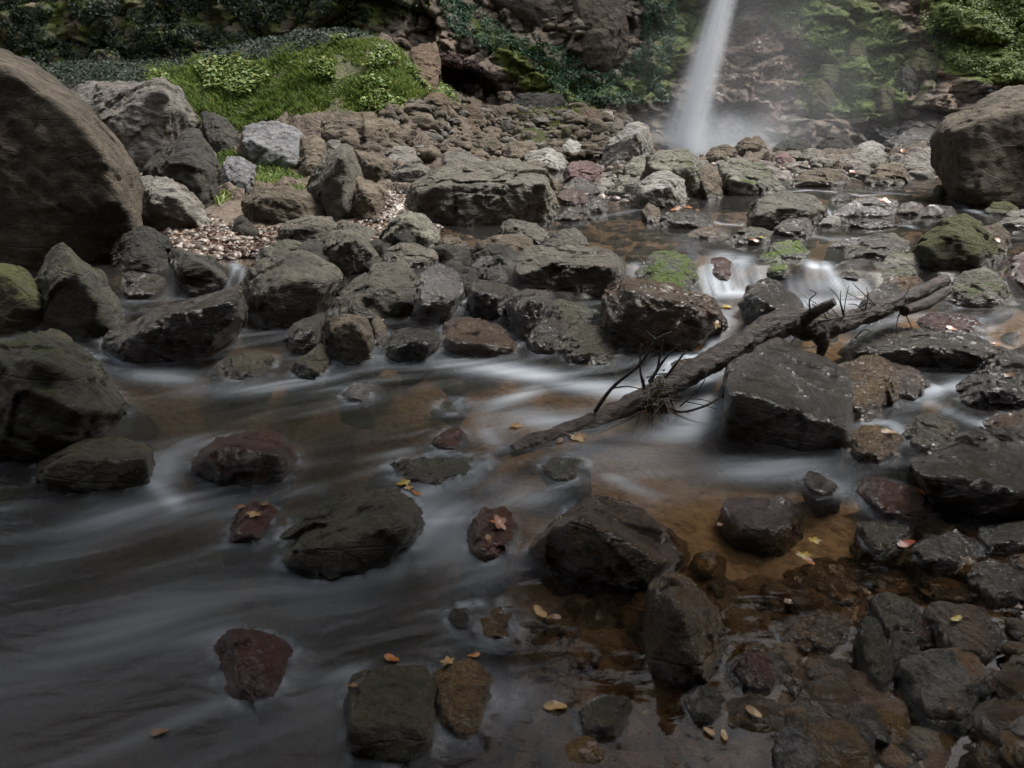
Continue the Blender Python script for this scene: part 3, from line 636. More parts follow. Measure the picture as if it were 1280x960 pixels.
rocks('''
dark wedge of rock standing under the split boulder|dk|178,214 205,192 232,170 248,158 262,185 273,215 273,240 262,264 235,264 200,245|205,215 235,190 250,215
smooth grey boulder at the foot of the dark wedge, pale on its top|gd|174,225 190,220 215,223 235,240 250,258 263,275 255,284 215,290 190,288 177,278|195,245 225,250 240,268
low dark grey rock on the edge of the grass behind the split boulder|dk|250,140 265,138 285,150 298,165 298,182 280,192 262,186
broken slab of rough silvery granite tilted up beside the grass|gs|301,167 307,155 325,151 345,152 365,162 380,167 385,182 380,210 367,216 347,212 320,200 304,187|305,178 340,196 372,200|th=.7
brown squared rock butted against the silvery granite slab|tn|377,169 396,170 407,174 403,190 400,212 388,222 372,218 376,200
pale slab lying in the grass behind the upright rock|gs|281,197 300,195 320,207 314,225 299,242 282,236||th=1
flat-topped brown rock with a pale lit top on the gravel|tn|304,248 322,235 347,234 372,237 387,241 400,255 406,268 400,274 370,277 355,280 312,278 306,264|316,258 330,246 362,244 378,264
tall upright dark rock standing on end like a tooth|gg|389,228 400,205 415,192 430,178 441,179 445,195 446,240 444,272 420,276 400,252|414,215 431,192 428,245|th=.9
cracked brown block leaning on the upright tooth|tn|441,218 460,225 480,240 481,258 474,270 458,278 435,276 438,245|450,235 468,243 462,262
small block peeping over behind the upright tooth|gd|398,184 410,176 425,175 434,182 420,200 402,207
rounded brown block behind the upright tooth, lit on top|tn|443,186 458,189 470,192 490,202 492,218 476,232 458,228 445,215|455,200 475,203
angular brown rock with a shaded front just below the grass bank|tn|440,168 452,150 475,149 500,153 506,166 502,180 480,186 460,190 446,180|455,160 462,180
long dusty brown slab at the foot of the grass bank|tn|385,165 400,150 435,141 468,140 474,152 456,170 440,182 410,180||th=1
layered grey rock on the rubble behind the cracked brown block|gd|465,190 485,182 515,183 523,193 526,205 505,210 492,215 478,199
dark jagged slab beside the gully of wet gravel|gd|482,222 510,207 525,203 538,210 541,219 515,233 498,236 480,233|500,215 525,212
grey wedge with a clean pale edge behind the great flat boulder|gd|540,215 550,195 567,187 585,192 609,204 590,212 570,216 548,220|560,205 585,200
great flat-topped boulder with a dark overhung front in the middle of the stream|gg|508,248 515,232 530,225 570,212 605,202 632,201 650,208 672,218 688,228 695,245 700,262 692,274 660,280 600,283 535,280 512,270|524,243 570,233 610,237 618,245 650,241 684,232|th=.75 chips=2 cat=boulder name=boulder
small black pointed rock on the pale gravel|dk|290,296 293,275 303,268 312,280 324,294 310,300
low black hump in front of the gravel, beside the small cascade|ol|318,326 335,305 360,297 377,302 387,315 372,330 325,338
rounded olive rock heaped in front of the flat-topped brown one|gg|346,287 365,274 395,270 415,272 422,282 415,296 400,310 390,318 375,315 350,300|365,287 395,280
olive boulder with a moss beard and an angular pale crest|gg|393,312 402,295 420,290 445,290 460,300 478,312 481,325 470,338 440,348 415,340 395,328|418,312 445,296 465,316
small triangular rock wedged behind the moss-bearded boulder|gg|418,288 426,275 450,283 470,290 476,308 455,304 430,297
peaked rock with pale greenish faces beside the brown backwater|pg|472,294 490,275 510,266 525,267 540,280 549,298 538,310 520,308 485,308 474,302|487,293 512,273 528,293
low crumpled grey rock in front of the peaked greenish one|gg|478,314 500,304 525,306 549,318 538,330 500,336 480,327
flat brown rock at the end of the brown backwater|tn|547,305 555,295 575,297 587,308 575,319 550,316
largest olive-grey boulder of the dam, rounded with a diagonal fold|gg|302,355 312,340 330,325 362,316 388,316 405,326 428,343 424,358 402,374 397,390 375,406 350,414 330,412 310,395 302,380|325,370 345,360 385,354 410,350 330,392|chips=3
tilted slab with parallel cracks on the middle of the dam|gg|408,390 420,367 440,352 465,337 492,331 512,332 521,352 524,372 510,393 480,402 460,402 410,400|425,392 475,390 500,374 519,367
blocky grey rock under the cracked tilted slab|tn|403,422 407,400 430,394 460,398 464,412 465,437 464,450 440,458 420,454 407,438|415,412 440,402 460,425
narrow stone wedged upright beside the blocky grey rock|tn|463,402 470,392 478,398 482,412 480,434 466,437
smooth pale wet stone below the largest olive boulder|wg|361,415 365,407 390,395 405,389 408,400 406,422 400,437 385,444 366,437|372,420 392,410
dark triangular rock at the pool edge under the smooth pale wet stone|wm|366,466 385,445 402,428 409,435 412,464 395,472 380,476 365,474
low mossy stone in shallow orange water|wm|262,470 285,448 310,440 325,437 340,445 350,462 335,469 300,477 270,478
brilliant silvery wet rock in the middle of the dam|wl|520,353 530,340 545,332 567,337 576,350 580,368 567,388 550,402 525,406 516,394 521,370|530,374 550,366 572,374
wet black rock full of bright glints beside the pool|wd|480,432 488,416 505,413 530,414 547,416 552,428 547,441 520,450 495,457 480,452|495,434 520,425 540,428
broad wet brown rock sloping like a ramp into the pool|wb|549,422 557,402 577,397 608,402 632,415 650,425 656,436 640,443 595,447 562,448 550,442|565,428 600,430 640,434|th=.9
dark squared rock standing beside the long dam boulder|dk|591,347 602,318 608,304 630,305 645,312 642,330 644,350 650,366 625,362 595,354
long hulking grey boulder capping the dam, overhung and shadowed beneath|gg|636,332 645,315 662,306 680,312 710,315 745,313 770,317 784,328 782,350 762,364 735,371 705,372 682,368 660,362 645,352|655,342 690,342 715,334 766,337|chips=3
wet dark rock with a lip of trickling water beneath the squared one|wd|585,388 587,358 595,350 620,354 650,364 642,372 628,380 624,395 595,404|592,365 625,366
upright wet grey rock with a pitted face under the long boulder|wg|631,378 637,368 662,364 680,362 691,370 690,390 677,408 662,428 650,426 640,408|655,385 682,376 660,412
triangular wet grey rock at the foot of the pitted upright one|wg|655,435 670,408 685,399 707,404 712,413 699,433 690,446 668,446 656,440
slanting greenish wet rock under the shadow of the long boulder|wm|686,382 695,373 715,380 735,390 752,398 754,411 728,416 705,412 690,400
rock draped with brown roots and moss at the head of the pool|wm|686,446 695,426 710,415 737,408 757,415 770,430 785,440 783,454 745,460 715,460 695,454
big glossy purplish-brown wet boulder above the log|wb|756,384 760,358 770,351 790,354 820,365 845,370 877,373 895,380 908,395 909,412 885,422 850,438 800,446 775,438 760,416|785,394 780,364 840,402 870,402 897,396|chips=2 strata=1.6 cat=boulder name=boulder
dark rounded rock with a patch of bright moss beside the upper cascade|mb|797,354 803,330 815,315 840,313 862,320 873,338 876,362 860,376 835,374 800,366
dark rock with moss on its flank between the two cascades|mb|942,330 955,312 975,303 995,300 1006,308 1013,322 1002,343 985,354 962,358 945,348
reddish dome of rock bulging through the cascade|wr|880,338 890,322 905,320 916,330 914,350 885,352
rugged wet rock under the high end of the log|wd|926,374 935,358 950,349 970,352 988,368 1000,382 1009,402 1000,418 970,420 945,408 928,388|948,372 985,390
great dark slab with a rough glistening top carrying the log|wg|902,482 904,455 922,440 960,426 980,430 1015,445 1042,455 1055,485 1070,515 1073,534 1055,568 1000,572 950,560 908,540 903,508|908,490 940,503 985,520 1020,533 1060,540|th=1.15 chips=2 rough=.6 strata=.3 cat=boulder name=boulder
brown rock glazed by thin water beside the great dark slab|wo|1040,458 1075,448 1100,450 1113,458 1118,482 1114,504 1095,524 1075,532 1060,514||th=1
broken grey-brown rock between the glazed brown rock and the white riffle|wb|1100,464 1120,455 1150,465 1162,482 1150,500 1112,505
long flat wet slab reaching across the shallows behind the log|wg|1050,432 1080,417 1115,413 1160,412 1200,422 1235,434 1264,442 1254,456 1222,467 1180,464 1145,456 1100,446 1070,442|1105,438 1150,437 1200,441 1240,448|th=1.1
russet wet rock behind the long flat slab|wr|1143,402 1160,392 1185,392 1210,395 1235,406 1232,418 1197,422 1160,413
oval pale grey cobble lying on darker stones|pg|1082,350 1095,330 1120,318 1140,315 1155,325 1159,340 1145,351 1115,355 1092,357||chips=0 strata=.3
brown rounded stone beneath the oval pale cobble|rb|1090,357 1110,345 1140,345 1157,355 1151,370 1130,378 1105,374
flat grey stone tilted beside the far arm of the log|wg|1068,396 1080,372 1100,358 1120,354 1129,366 1131,386 1100,397 1080,400
big shaggy boulder covered in olive moss|mo|1137,314 1160,290 1180,275 1210,269 1227,280 1240,302 1246,330 1220,338 1185,340 1160,336 1150,322|1160,310 1200,292 1225,312|cat=boulder name=boulder
narrow tan rock tucked behind the shaggy moss boulder|tn|1226,282 1248,280 1262,295 1260,318 1243,326 1232,305
greenish rock with bright moss spot standing in clear water|pg|1182,357 1210,340 1230,333 1247,345 1262,362 1268,380 1235,385 1205,388 1186,378
small rust-coloured pebble resting against the greenish rock|pk|1184,370 1195,362 1210,364 1213,374 1200,381 1186,378||name=pebble cat=pebble chips=0
dark purple-grey rock cut by the edge near the shaggy moss boulder|pk|1253,348 1268,325 1290,305 1320,310 1320,370 1275,369
flat-topped dark rock above the second cascade|gg|1056,315 1090,298 1112,292 1132,300 1134,315 1100,327 1060,325
black glinting rock beside the second cascade|wd|1033,348 1045,330 1070,324 1096,327 1090,345 1080,355 1035,355
coarse dark boulder with streaked layers at the water's edge below the flat slab|wd|1180,503 1210,480 1228,458 1255,447 1300,430 1330,520 1275,521 1237,521 1200,511||strata=2
wide black boulder with a crisp ledge and wet rough top|wd|1142,586 1150,570 1178,562 1210,558 1222,551 1250,552 1330,560 1330,656 1280,656 1235,649 1185,636 1148,612|1147,592 1185,601 1235,614 1310,626|th=1.2 chips=2 cat=boulder name=boulder
blackish green block with a moss sheen standing in the run|wm|1126,554 1135,532 1145,520 1165,516 1190,525 1197,545 1198,563 1178,570 1150,572 1128,569
brown mossy bulge tucked against the great dark slab|wo|1056,545 1070,536 1092,531 1110,533 1125,545 1124,566 1100,581 1072,584 1054,568
smooth brown hump under a film of water near the frame edge|wb|1216,538 1247,520 1290,508 1320,545 1275,554 1240,548
dark red wet rock with bright broken glints in the run|wr|1072,616 1078,595 1100,595 1120,603 1135,612 1160,620 1176,650 1167,658 1140,652 1115,644 1085,629
box-shaped mossy stone with a sharp corner in the pool|wm|1072,676 1072,650 1100,652 1135,660 1134,674 1110,684 1100,694 1075,694
rough grey stone lying beyond the red leaf|wg|1128,702 1150,680 1178,672 1200,665 1220,680 1227,701 1210,712 1185,714 1150,707
dark mossy stone between the grey one and the wide black boulder|wm|1216,676 1243,660 1290,650 1320,685 1275,690 1242,692
tan-grey rounded rock with a dark underside in the shallows|tn|1208,720 1220,706 1240,700 1265,710 1290,722 1302,748 1275,760 1235,754 1212,738
small ochre stone at the edge of the tan-grey rock|wo|1268,702 1278,695 1295,698 1297,717 1275,718||name=pebble cat=pebble
big cobble veined grey and rusty orange among the wet stones|pt|1119,862 1127,827 1155,809 1190,807 1210,825 1238,840 1241,856 1220,879 1190,911 1165,926 1140,914 1121,893||th=.6 chips=2 strata=1.6
curved log-like stone with a pale wet ridge|wm|1070,797 1078,772 1092,768 1103,800 1108,835 1122,864 1112,876 1090,858 1076,829
smooth olive stone behind the curved one|wm|1086,747 1105,740 1130,745 1152,767 1134,789 1105,799 1090,772
rounded mossy cobble in the crook of the curved stone|wm|1100,808 1120,789 1143,792 1151,810 1135,832 1120,846 1106,828
pitted reddish-brown rock behind the veined cobble|rb|1158,762 1190,753 1230,762 1250,785 1260,818 1245,836 1220,826 1190,804 1170,780
small raw pink rock between the mossy cobble and the pitted one|wr|1133,782 1150,775 1168,782 1169,801 1150,806 1133,795||name=pebble cat=pebble
crumbly wet ridge of glinting stone in the brown shallows|wb|964,782 1005,770 1050,767 1063,785 1067,800 1040,810 1000,822 972,822||rough=1.6
rust-brown wedge in front of the crumbly glinting ridge|rb|1001,854 1015,832 1055,835 1079,857 1080,879 1060,889 1035,876 1013,869
dark red stone beside the tall pale-ridged rock|wr|913,835 932,815 962,820 979,852 967,872 925,859
round olive cobble in front of the tall pale-ridged rock|ol|853,880 872,859 895,859 909,877 908,899 888,909 863,903||chips=0
rough blue-grey slab at the bottom edge of the picture|gs|968,918 985,908 1000,915 1020,935 1034,968 1020,985 975,985
pale greenish slab low among gravel by the bottom edge|pg|1098,941 1140,938 1162,951 1157,969 1105,970
small ochre cube of stone in the wet gravel|wo|1073,888 1090,877 1112,880 1112,896 1085,899||name=pebble cat=pebble
rounded dark green cobble near the bottom corner|ol|1230,893 1245,878 1268,880 1277,902 1260,922 1238,916||chips=0
pale grey cobble at the very corner beside the dark green one|gd|1256,908 1275,895 1305,900 1305,928 1270,929
sharp-crested brown boulder rising from the pool, largest in the near water|wb|643,714 668,685 695,658 718,635 745,624 765,627 795,640 830,655 858,677 862,700 834,708 817,726 790,741 715,743 654,746|713,648 737,658 777,683 792,693 822,702|th=1. chips=2 cat=boulder name=boulder
tall lumpy ochre-grey rock with a pale ridge in the shallows|wo|806,780 810,740 820,727 845,717 865,728 880,745 900,787 908,814 904,839 880,863 850,856 825,845 808,815|848,745 853,790 880,832|th=.7
purplish slab just under the surface with a bright wet crest|pk|898,644 905,625 935,620 985,627 999,645 997,672 960,676 915,672 900,660||off=-.01 th=1.1
olive submerged stone beside the sharp-crested boulder|wo|860,709 870,692 890,687 907,702 901,721 870,723||off=-.03
dark mossy triangular rock with a bright waterline at the bottom|wm|703,914 725,890 752,873 780,870 796,885 794,909 780,924 740,927 710,924
square mossy boulder with a flat brown wet top near the bottom edge|wm|426,906 437,862 457,852 480,845 530,834 541,872 536,904 547,940 500,960 450,958 429,940|440,908 480,918 532,915|th=1. cat=boulder name=boulder chips=3
golden-brown wet rock covered in glints beside the square mossy boulder|wo|530,899 535,849 550,832 590,822 612,842 607,864 620,882 614,912 575,924 538,919||rough=1.4
broad flat brown stone barely covered by water|wo|583,797 595,762 640,758 662,775 657,804 620,812||off=-.02 th=1.1
small black knob of rock at the edge of the white run|wd|558,777 566,762 585,760 592,776 575,788
submerged pinkish stone in the dark current|rb|453,792 475,778 500,780 527,792 510,806 465,804||off=-.06 sink=.05
submerged rust-orange stone behind the square mossy boulder|wo|483,828 505,811 540,810 548,820 510,834||off=-.04 sink=.05
rounded chocolate-red boulder in the pool with a cracked crown|wr|242,582 255,562 280,548 315,542 350,545 368,565 368,592 350,607 315,614 265,612|262,567 305,562 355,574|chips=4
long mossy wet rock pointing down the stream, orange leaves on its crest|wm|320,712 340,680 365,665 415,645 447,622 480,613 510,620 528,635 532,664 515,680 495,690 465,713 415,724 350,725|360,697 420,682 480,667 515,652|th=.9 strata=.6 cat=boulder name=boulder
olive slab mostly under water behind the long mossy rock|wm|456,607 472,590 500,580 540,574 600,572 622,587 580,604 500,616 463,616||off=-.015 th=1.2
red leaf-covered rock in the current, smaller neighbour of the long mossy rock|wr|278,684 297,642 315,627 342,635 337,664 320,679 290,686||rough=1.4
rough red rock dotted with glints, alone in dark water|wr|267,804 277,790 307,783 345,795 373,822 366,849 345,875 315,885 285,882 268,844||th=1. rough=1.3
greenish yellow stone under dark water at the bottom|mb|203,918 220,902 245,898 267,908 264,932 235,944 210,936||off=-.05 sink=.05
mossy rounded rock at the frame edge below the enormous boulder|mo|-60,330 0,328 20,335 42,350 60,367 64,384 60,400 45,412 15,418 -60,418|10,345 45,375
tall dark rock with a pale jagged flank under the enormous boulder|ol|55,342 62,310 75,297 85,307 100,322 125,342 140,362 154,392 140,410 120,428 95,432 70,418 58,385|100,342 115,367 132,388
small pink stone wedged above the great layered rock|pk|45,408 50,396 60,397 72,409 58,418||name=pebble cat=pebble
green-tinged rock squeezed between the great layered rock and the tall dark one|wm|43,428 55,412 70,410 85,422 107,442 132,468 110,470 70,444
great layered rock with diagonal seams sloping into the pool|ol|-80,435 0,432 25,427 70,427 88,445 112,460 130,480 152,505 172,530 130,552 75,574 10,588 -80,595|60,452 90,472 100,505 72,525 30,562|th=.8 strata=2.5 chips=3 cat=boulder name=boulder rough=1.2
long black slanting rock that the side stream slides past|wd|120,428 140,417 175,400 212,380 245,372 275,362 300,355 306,382 302,412 288,430 225,446 175,456 150,458 133,446|145,432 200,407 250,387 297,374|th=.6
two-humped dark rock beside the little side cascade|dk|202,319 215,308 237,317 262,322 287,342 299,354 262,374 237,371 212,356|232,337 245,326 280,347
black rock in the cave-like shadow beneath the enormous boulder|dk|135,318 150,290 170,285 190,287 213,305 206,329 185,346 155,345 140,335
wet flat black rock with a bright rim in the shadowed side pool|wd|130,352 160,342 205,343 212,359 195,372 150,376
egg-smooth mossy boulder awash at the pool's shady side|wm|36,602 57,572 97,552 140,547 187,559 196,590 180,617 128,623 67,623 40,618|58,584 110,575 182,572|chips=0 strata=.3 rough=.6 cat=boulder name=boulder
small faceted stone glinting like metal in the pool|wl|423,500 435,485 452,478 467,485 467,503 440,506
yellow-green stone under the clear run near the dam|wo|468,474 480,463 498,464 502,477 485,482||off=-.02 sink=.05
bright yellowish pebble under the clear run|mb|553,486 565,477 583,480 582,489 562,491||off=-.015 sink=.05 name=pebble cat=pebble
dark submerged stone in the middle of the pool|wm|537,517 555,503 578,502 590,513 570,524||off=-.02 sink=.05
red-brown stone splitting the flow in the middle of the pool|wr|533,556 555,538 572,534 585,546 575,560 545,566
low domed rock under a sheet of water below the log|wm|670,586 690,572 720,571 737,585 737,608 700,604||off=-.01
low brown stone with a white glint under the head of the white run|wb|828,459 860,448 895,450 907,464 880,474 845,472||th=1.1
orange rock awash between the long mossy rock and the sharp-crested boulder|wr|575,700 590,658 605,637 627,633 643,652 641,694 615,709||off=-.005 rough=1.2
small black stone sticking up in brown shallows below the great dark slab|wd|1003,603 1010,588 1030,595 1049,612 1052,624 1030,622
''')
rocks('''
pale tan block at the edge of the plunge pool|pg|807,212 810,195 825,189 860,190 875,200 886,225 884,250 850,250|815,212 865,210
whitish pitted rock in front of the pale tan block|pl|789,250 797,230 817,216 840,215 853,225 859,247 853,259 825,262 795,259|805,240 840,232
pale green sloping rock with a dark lower end|pg|895,228 895,207 910,196 930,200 950,212 970,220 982,237 979,243 940,246 910,242|915,226 945,230
narrow tan rock between the whitish and the pale green ones|tn|871,215 880,205 892,205 896,220 899,242 886,251 875,235
angular brown rock perched highest before the mist|tn|916,185 930,173 950,170 957,180 959,194 940,198 922,195|930,186 950,182
low pale brown rock between the fall and the highest perched rock|tn|880,198 890,185 910,181 921,187 916,197 892,205
broad olive boulder in the upper shallows with water on both sides|gg|934,272 952,247 970,242 992,242 1020,245 1034,262 1031,273 1005,279 965,289 940,284|945,268 970,263 1012,263
cracked silver-grey stone in front of the broad olive boulder|wg|965,290 980,275 1000,270 1013,275 1022,294 995,298
small yellowish stone right of centre beside the cracked silver-grey one|pl|1019,277 1030,270 1050,271 1052,281 1025,284||name=pebble cat=pebble
blue-black ridged stone under orange leaves|wd|826,273 840,264 875,267 892,272 892,285 842,287 828,284
long low wet stone in the upper brown pool|wb|860,293 880,284 913,287 912,298 865,299
mossy low stone with a yellow leaf at the lip of the cascade|wm|903,304 920,292 942,283 966,290 957,303 920,308
flat-lying brown slab in the far shallows|tn|983,232 1005,215 1035,209 1058,219 1056,230 1037,235
smooth whitish boulder beyond the far shallows|pl|1066,190 1075,180 1090,176 1104,184 1102,195 1072,195||chips=0
wide grey slab in front of the smooth whitish boulder|gd|1038,204 1065,191 1090,189 1108,199 1106,210 1072,213
rounded grey rock near the grooved boulder|gd|1118,205 1135,192 1160,191 1169,200 1161,211 1135,213
tan wedge rock in front of the rounded grey one|tn|1080,223 1100,207 1120,202 1136,215 1133,228 1110,233 1090,233
small pinkish cobble on the far gravel|pk|969,197 980,190 988,196 988,208 972,209||name=pebble cat=pebble
green-brown flat rock at the foot of the mist|gg|991,197 1010,185 1028,187 1031,200 1010,203
bluish wet rock with a dark cleft in the upper shallows|wl|1040,268 1065,250 1095,247 1121,252 1121,268 1100,272 1060,273
smooth brown rock beside the bluish wet one|wb|1120,265 1130,252 1150,255 1159,264 1135,271
dark wet ridge rock before the grooved boulder|wd|1143,270 1165,255 1190,258 1195,270 1160,273
small dark stone parting the far riffle|wd|1038,253 1045,240 1060,241 1065,250 1048,254
long thin black stone lying in the shallows|wd|1058,285 1080,275 1115,274 1122,282 1090,287
flat silvery stone just above the second cascade|wl|1033,310 1060,299 1090,295 1097,304 1065,312
low mossy stone under the grooved boulder|mo|1230,265 1242,252 1260,252 1275,262 1265,269 1240,271
blue-grey rock cut by the frame below the grooved boulder|gd|1240,283 1260,268 1300,258 1315,288 1275,287
little green cobble at the foot of the grooved boulder|mo|1166,239 1172,231 1180,232 1183,243 1172,245||name=pebble cat=pebble
tall pyramid rock with a pale leaning peak|pl|752,197 757,182 777,170 785,157 800,152 809,156 812,193 800,200 780,205 757,206|780,192 797,166
greenish rock in front of the pyramid rock|pg|779,213 792,195 808,195 813,206 803,224 785,227
white smooth cobble on the rubble|pl|702,186 710,176 722,177 736,188 733,199 712,202||chips=0
small pale grey cobble beside the white smooth one|pl|731,198 740,187 752,189 752,201 735,203
rounded purple boulder in the rubble|pk|704,218 715,203 735,201 749,210 750,228 732,233 718,229 706,227||chips=0
pale cracked rock beyond the great flat boulder|pl|650,205 660,190 677,190 687,185 703,193 708,208 680,213 658,211
brown rock with white streaks behind the pale cracked one|tn|624,190 635,178 660,176 673,185 662,196 652,205 632,203
round cracked cobble at the upper pool edge|pg|760,240 775,222 785,219 796,232 788,248 770,250||chips=3
wet chocolate stone beside the great flat boulder|wr|694,245 710,235 730,240 737,252 720,258
wet grey stone behind the chocolate one|wg|701,233 720,222 740,229 751,240 735,248 715,242
pale wet fragment beside the round cracked cobble|wg|734,258 745,245 761,250 759,265 740,268
black wet stone at the end of the great flat boulder|wd|695,273 710,260 736,260 739,273 715,278
lopsided tan rock with a lit ridge on the brown backwater|gg|625,294 626,280 635,273 655,277 685,292 688,301 677,309 665,305 650,299 635,299|636,290 650,284 676,300
dark tan wedge beside the lopsided rock|gg|675,307 700,288 720,285 733,297 733,308 710,315 685,314
broad pale rock half sunk behind the squared dark one|tn|578,324 592,308 615,298 635,295 667,298 669,309 642,320 605,329 585,329
small tan stone at the edge of the upper pool|tn|801,263 810,252 825,264 826,278 810,280
rust-brown block on the rubble slope|rb|563,154 575,132 595,131 602,158 590,163 575,161
leaning brown block under the rust-brown one|rb|573,166 585,153 601,162 601,176 582,175
ochre rock at the foot of the rubble slope|tn|590,194 595,175 620,172 627,184 605,195
brown rock beside the fall, just under the ivy|rb|718,150 730,135 750,137 746,156 730,161
pale pinkish rock under the ivy|pl|744,154 752,140 766,139 768,153 760,158
grey rock leaning at the foot of the pinkish one|tn|763,178 770,160 783,162 781,179
mossy-topped rock on the rubble above the great flat boulder|mo|640,183 650,165 668,160 690,172 694,186 660,190
dark slab sheltering under the ivy slope|dk|637,128 650,117 690,118 707,126 690,140 650,139
broken brown rocks' tallest block beneath the ivy|rb|604,84 625,64 650,70 674,77 676,104 660,121 630,118 610,104
dark brown block left of the purple leaf patch|rb|500,100 515,60 545,50 552,80 545,110 520,120
brown rock at the edge of the grass, facing the fall|rb|520,125 535,110 555,118 560,135 545,142 525,138
huge overhanging brown rock jutting out above the ivy|bd|600,-40 725,-40 720,32 700,46 670,38 630,24 600,10|620,0 680,25 710,20|cat=boulder name=boulder
second hanging rock with a smooth belly beside the overhang|bd|712,-30 768,-30 778,20 787,45 777,67 757,82 725,78 712,52||cat=boulder name=boulder
pale blue-grey ledge at the foot of the fall|gs|881,168 885,140 910,134 942,144 943,168 905,172
reddish banded ledge behind the mist|pk|928,134 955,121 977,130 990,150 960,160 935,150
round moss cushion high on the mossy slope|mo|1056,74 1062,56 1078,50 1092,62 1092,80 1075,90 1060,86||rough=.6
bulging moss-draped rock in the middle of the mossy slope|mo|1003,124 1008,104 1025,98 1041,112 1042,134 1025,144 1007,140||rough=.8
smaller moss-draped rock below the round cushion|mo|1018,96 1030,80 1048,84 1050,104 1035,112 1020,110
moss hummock hanging over the dark wet ledges|mo|1090,130 1100,105 1118,110 1124,140 1112,156 1095,150
dark bare rock among moss hummocks|dk|1112,108 1125,84 1146,88 1152,110 1135,122 1115,120
low mossy shelf above the wet ledges|mo|1128,78 1150,60 1172,72 1168,98 1145,100
slanting black ledge shining wet at the foot of the cliff|wd|1125,150 1165,128 1215,118 1240,126 1200,148 1150,168 1128,170
lower black wet ledge beside the grooved boulder|wd|1100,180 1135,162 1168,160 1170,182 1130,190
grey rock low in the mist|dk|1020,184 1035,168 1060,170 1068,186 1040,192
dark rock low in the mist nearer the fall|dk|965,184 985,172 1010,176 1014,190 985,194
''', group='rocks under the cliff and waterfall', rough=1.1)

# ---- loose stones: prototypes copied about
def proto(seed, mat, r=1.0, sub=3, flat=.6, chips=6, name='stone'):
    rs = np.random.RandomState(seed)
    P = rs.normal(size=(16, 3)); P /= np.linalg.norm(P, axis=1)[:, None]; P *= (1, .8, flat)
    p, F, sz = rock_mesh(P*r, seed, sub, chips, .9, rnd=14)
    me = link(name, p, F, M[mat], attrs={'wet': np.zeros(len(p))})
    data = me.data; bpy.data.objects.remove(me); return data
def scatter(n, poly, sizes, mats, label, group, name, cat, seed, off=0.0, sub=3, flat=.6, big=1.0):
    rnd = random.Random(seed); ms = [proto(seed*7+i, m, sub=sub, flat=flat, name=name) for i, m in enumerate(mats)]
    pl = pts(poly); xs = [p[0] for p in pl]; ys = [p[1] for p in pl]; k = 0; tries = 0; placed = []
    while k < n and tries < n*40:
        tries += 1
        px, py = rnd.uniform(min(xs), max(xs)), rnd.uniform(min(ys), max(ys))
        if not inpoly(np.array([px]), np.array([py]), pl)[0]: continue
        s = rnd.uniform(0, 1)**1.8; sp = sizes[0] + (sizes[1]-sizes[0])*s
        if any((px-a)**2 + ((py-b)*1.6)**2 < (.62*(sp+c))**2 for a, b, c in placed): continue
        placed.append((px, py, sp)); g = hit(px, py, off); wpp = (g.y*_cp-(g.z-CAMZ)*_sp)/FPX
        gz = T1(g.x, g.y); r = sp*wpp/2
        me = rnd.choice(ms); o = bpy.data.objects.new(name, me); C.objects.link(o)
        z = max(gz, W(g.x, g.y)+off-.5*r) if off < 0 else gz
        o.location = (g.x, g.y, z + r*.25*flat); o.scale = (r, r*rnd.uniform(.8, 1.2), r*rnd.uniform(.8, 1.3))
        o.rotation_euler = (rnd.uniform(-.35, .35), rnd.uniform(-.35, .35), rnd.uniform(0, 6.3))
        tag(o, label, cat, group); k += 1
scatter(50, '850,940 1290,940 1290,660 1130,640 1040,700 930,720 900,800', (12, 40), ['wb', 'wo', 'rb', 'wg', 'wm', 'tn', 'wr', 'wg'],
    'small wet stone in the brown shallows below the wide black boulder', 'small wet stones of the near shallows', 'stone', 'stone', 3, off=.0, sub=5)
scatter(24, '560,965 860,965 850,760 700,745 580,760', (10, 30), ['wb', 'wo', 'rb', 'wm'],
    'small brown stone under shallow water around the square mossy boulder', 'small stones around the square mossy boulder', 'stone', 'stone', 4, sub=5)
scatter(16, '0,965 430,965 520,760 300,740 380,500 700,600 640,480 200,480 150,700', (14, 38), ['wb', 'wo', 'wm', 'rb'],
    'rounded stone on the bed of the dark pool, blurred by the current', 'stones on the bed of the pool', 'stone', 'stone', 5, sub=5)
scatter(60, '560,200 1170,190 1170,240 1000,245 900,250 700,262 560,200', (9, 30), ['tn', 'gd', 'rb', 'pl', 'pg', 'gg', 'pk', 'tn'],
    'loose stone of the rubble between the great flat boulder and the waterfall', 'rubble stones below the waterfall', 'stone', 'stone', 6, sub=5, flat=.75)
scatter(50, '455,190 560,120 720,125 830,130 850,185 700,200 600,205 520,205', (9, 32), ['tn', 'rb', 'tn', 'gg', 'rb', 'gd', 'mo'],
    'loose brown stone on the rubble slope below the ivy', 'rubble stones on the slope below the ivy', 'stone', 'stone', 7, sub=5, flat=.8)
scatter(35, '860,180 1110,175 1100,60 950,20 870,60', (10, 30), ['tn', 'gd', 'rb', 'mo', 'gg'],
    'stone lodged on the misty slope beside the waterfall', 'stones on the misty slope', 'stone', 'stone', 8, sub=5, flat=.8)
scatter(15, '240,262 480,240 620,282 480,300 340,300 200,335', (7, 18), ['dk', 'wb', 'gg', 'wd'],
    'small dark stone on the gravel strip by the backwater', 'small stones on the gravel strip', 'stone', 'stone', 9)
scatter(20, '700,262 1270,245 1280,345 1040,300 800,300 ', (9, 26), ['wd', 'wb', 'wg', 'rb', 'gg'],
    'small wet stone breaking the water of the upper shallows', 'small stones of the upper shallows', 'stone', 'stone', 10)
scatter(12, '1040,390 1280,380 1280,480 1150,500 1050,420', (9, 26), ['wd', 'wr', 'wg', 'wb'],
    'small wet stone around the long flat slab', 'small stones around the long flat slab', 'stone', 'stone', 11)
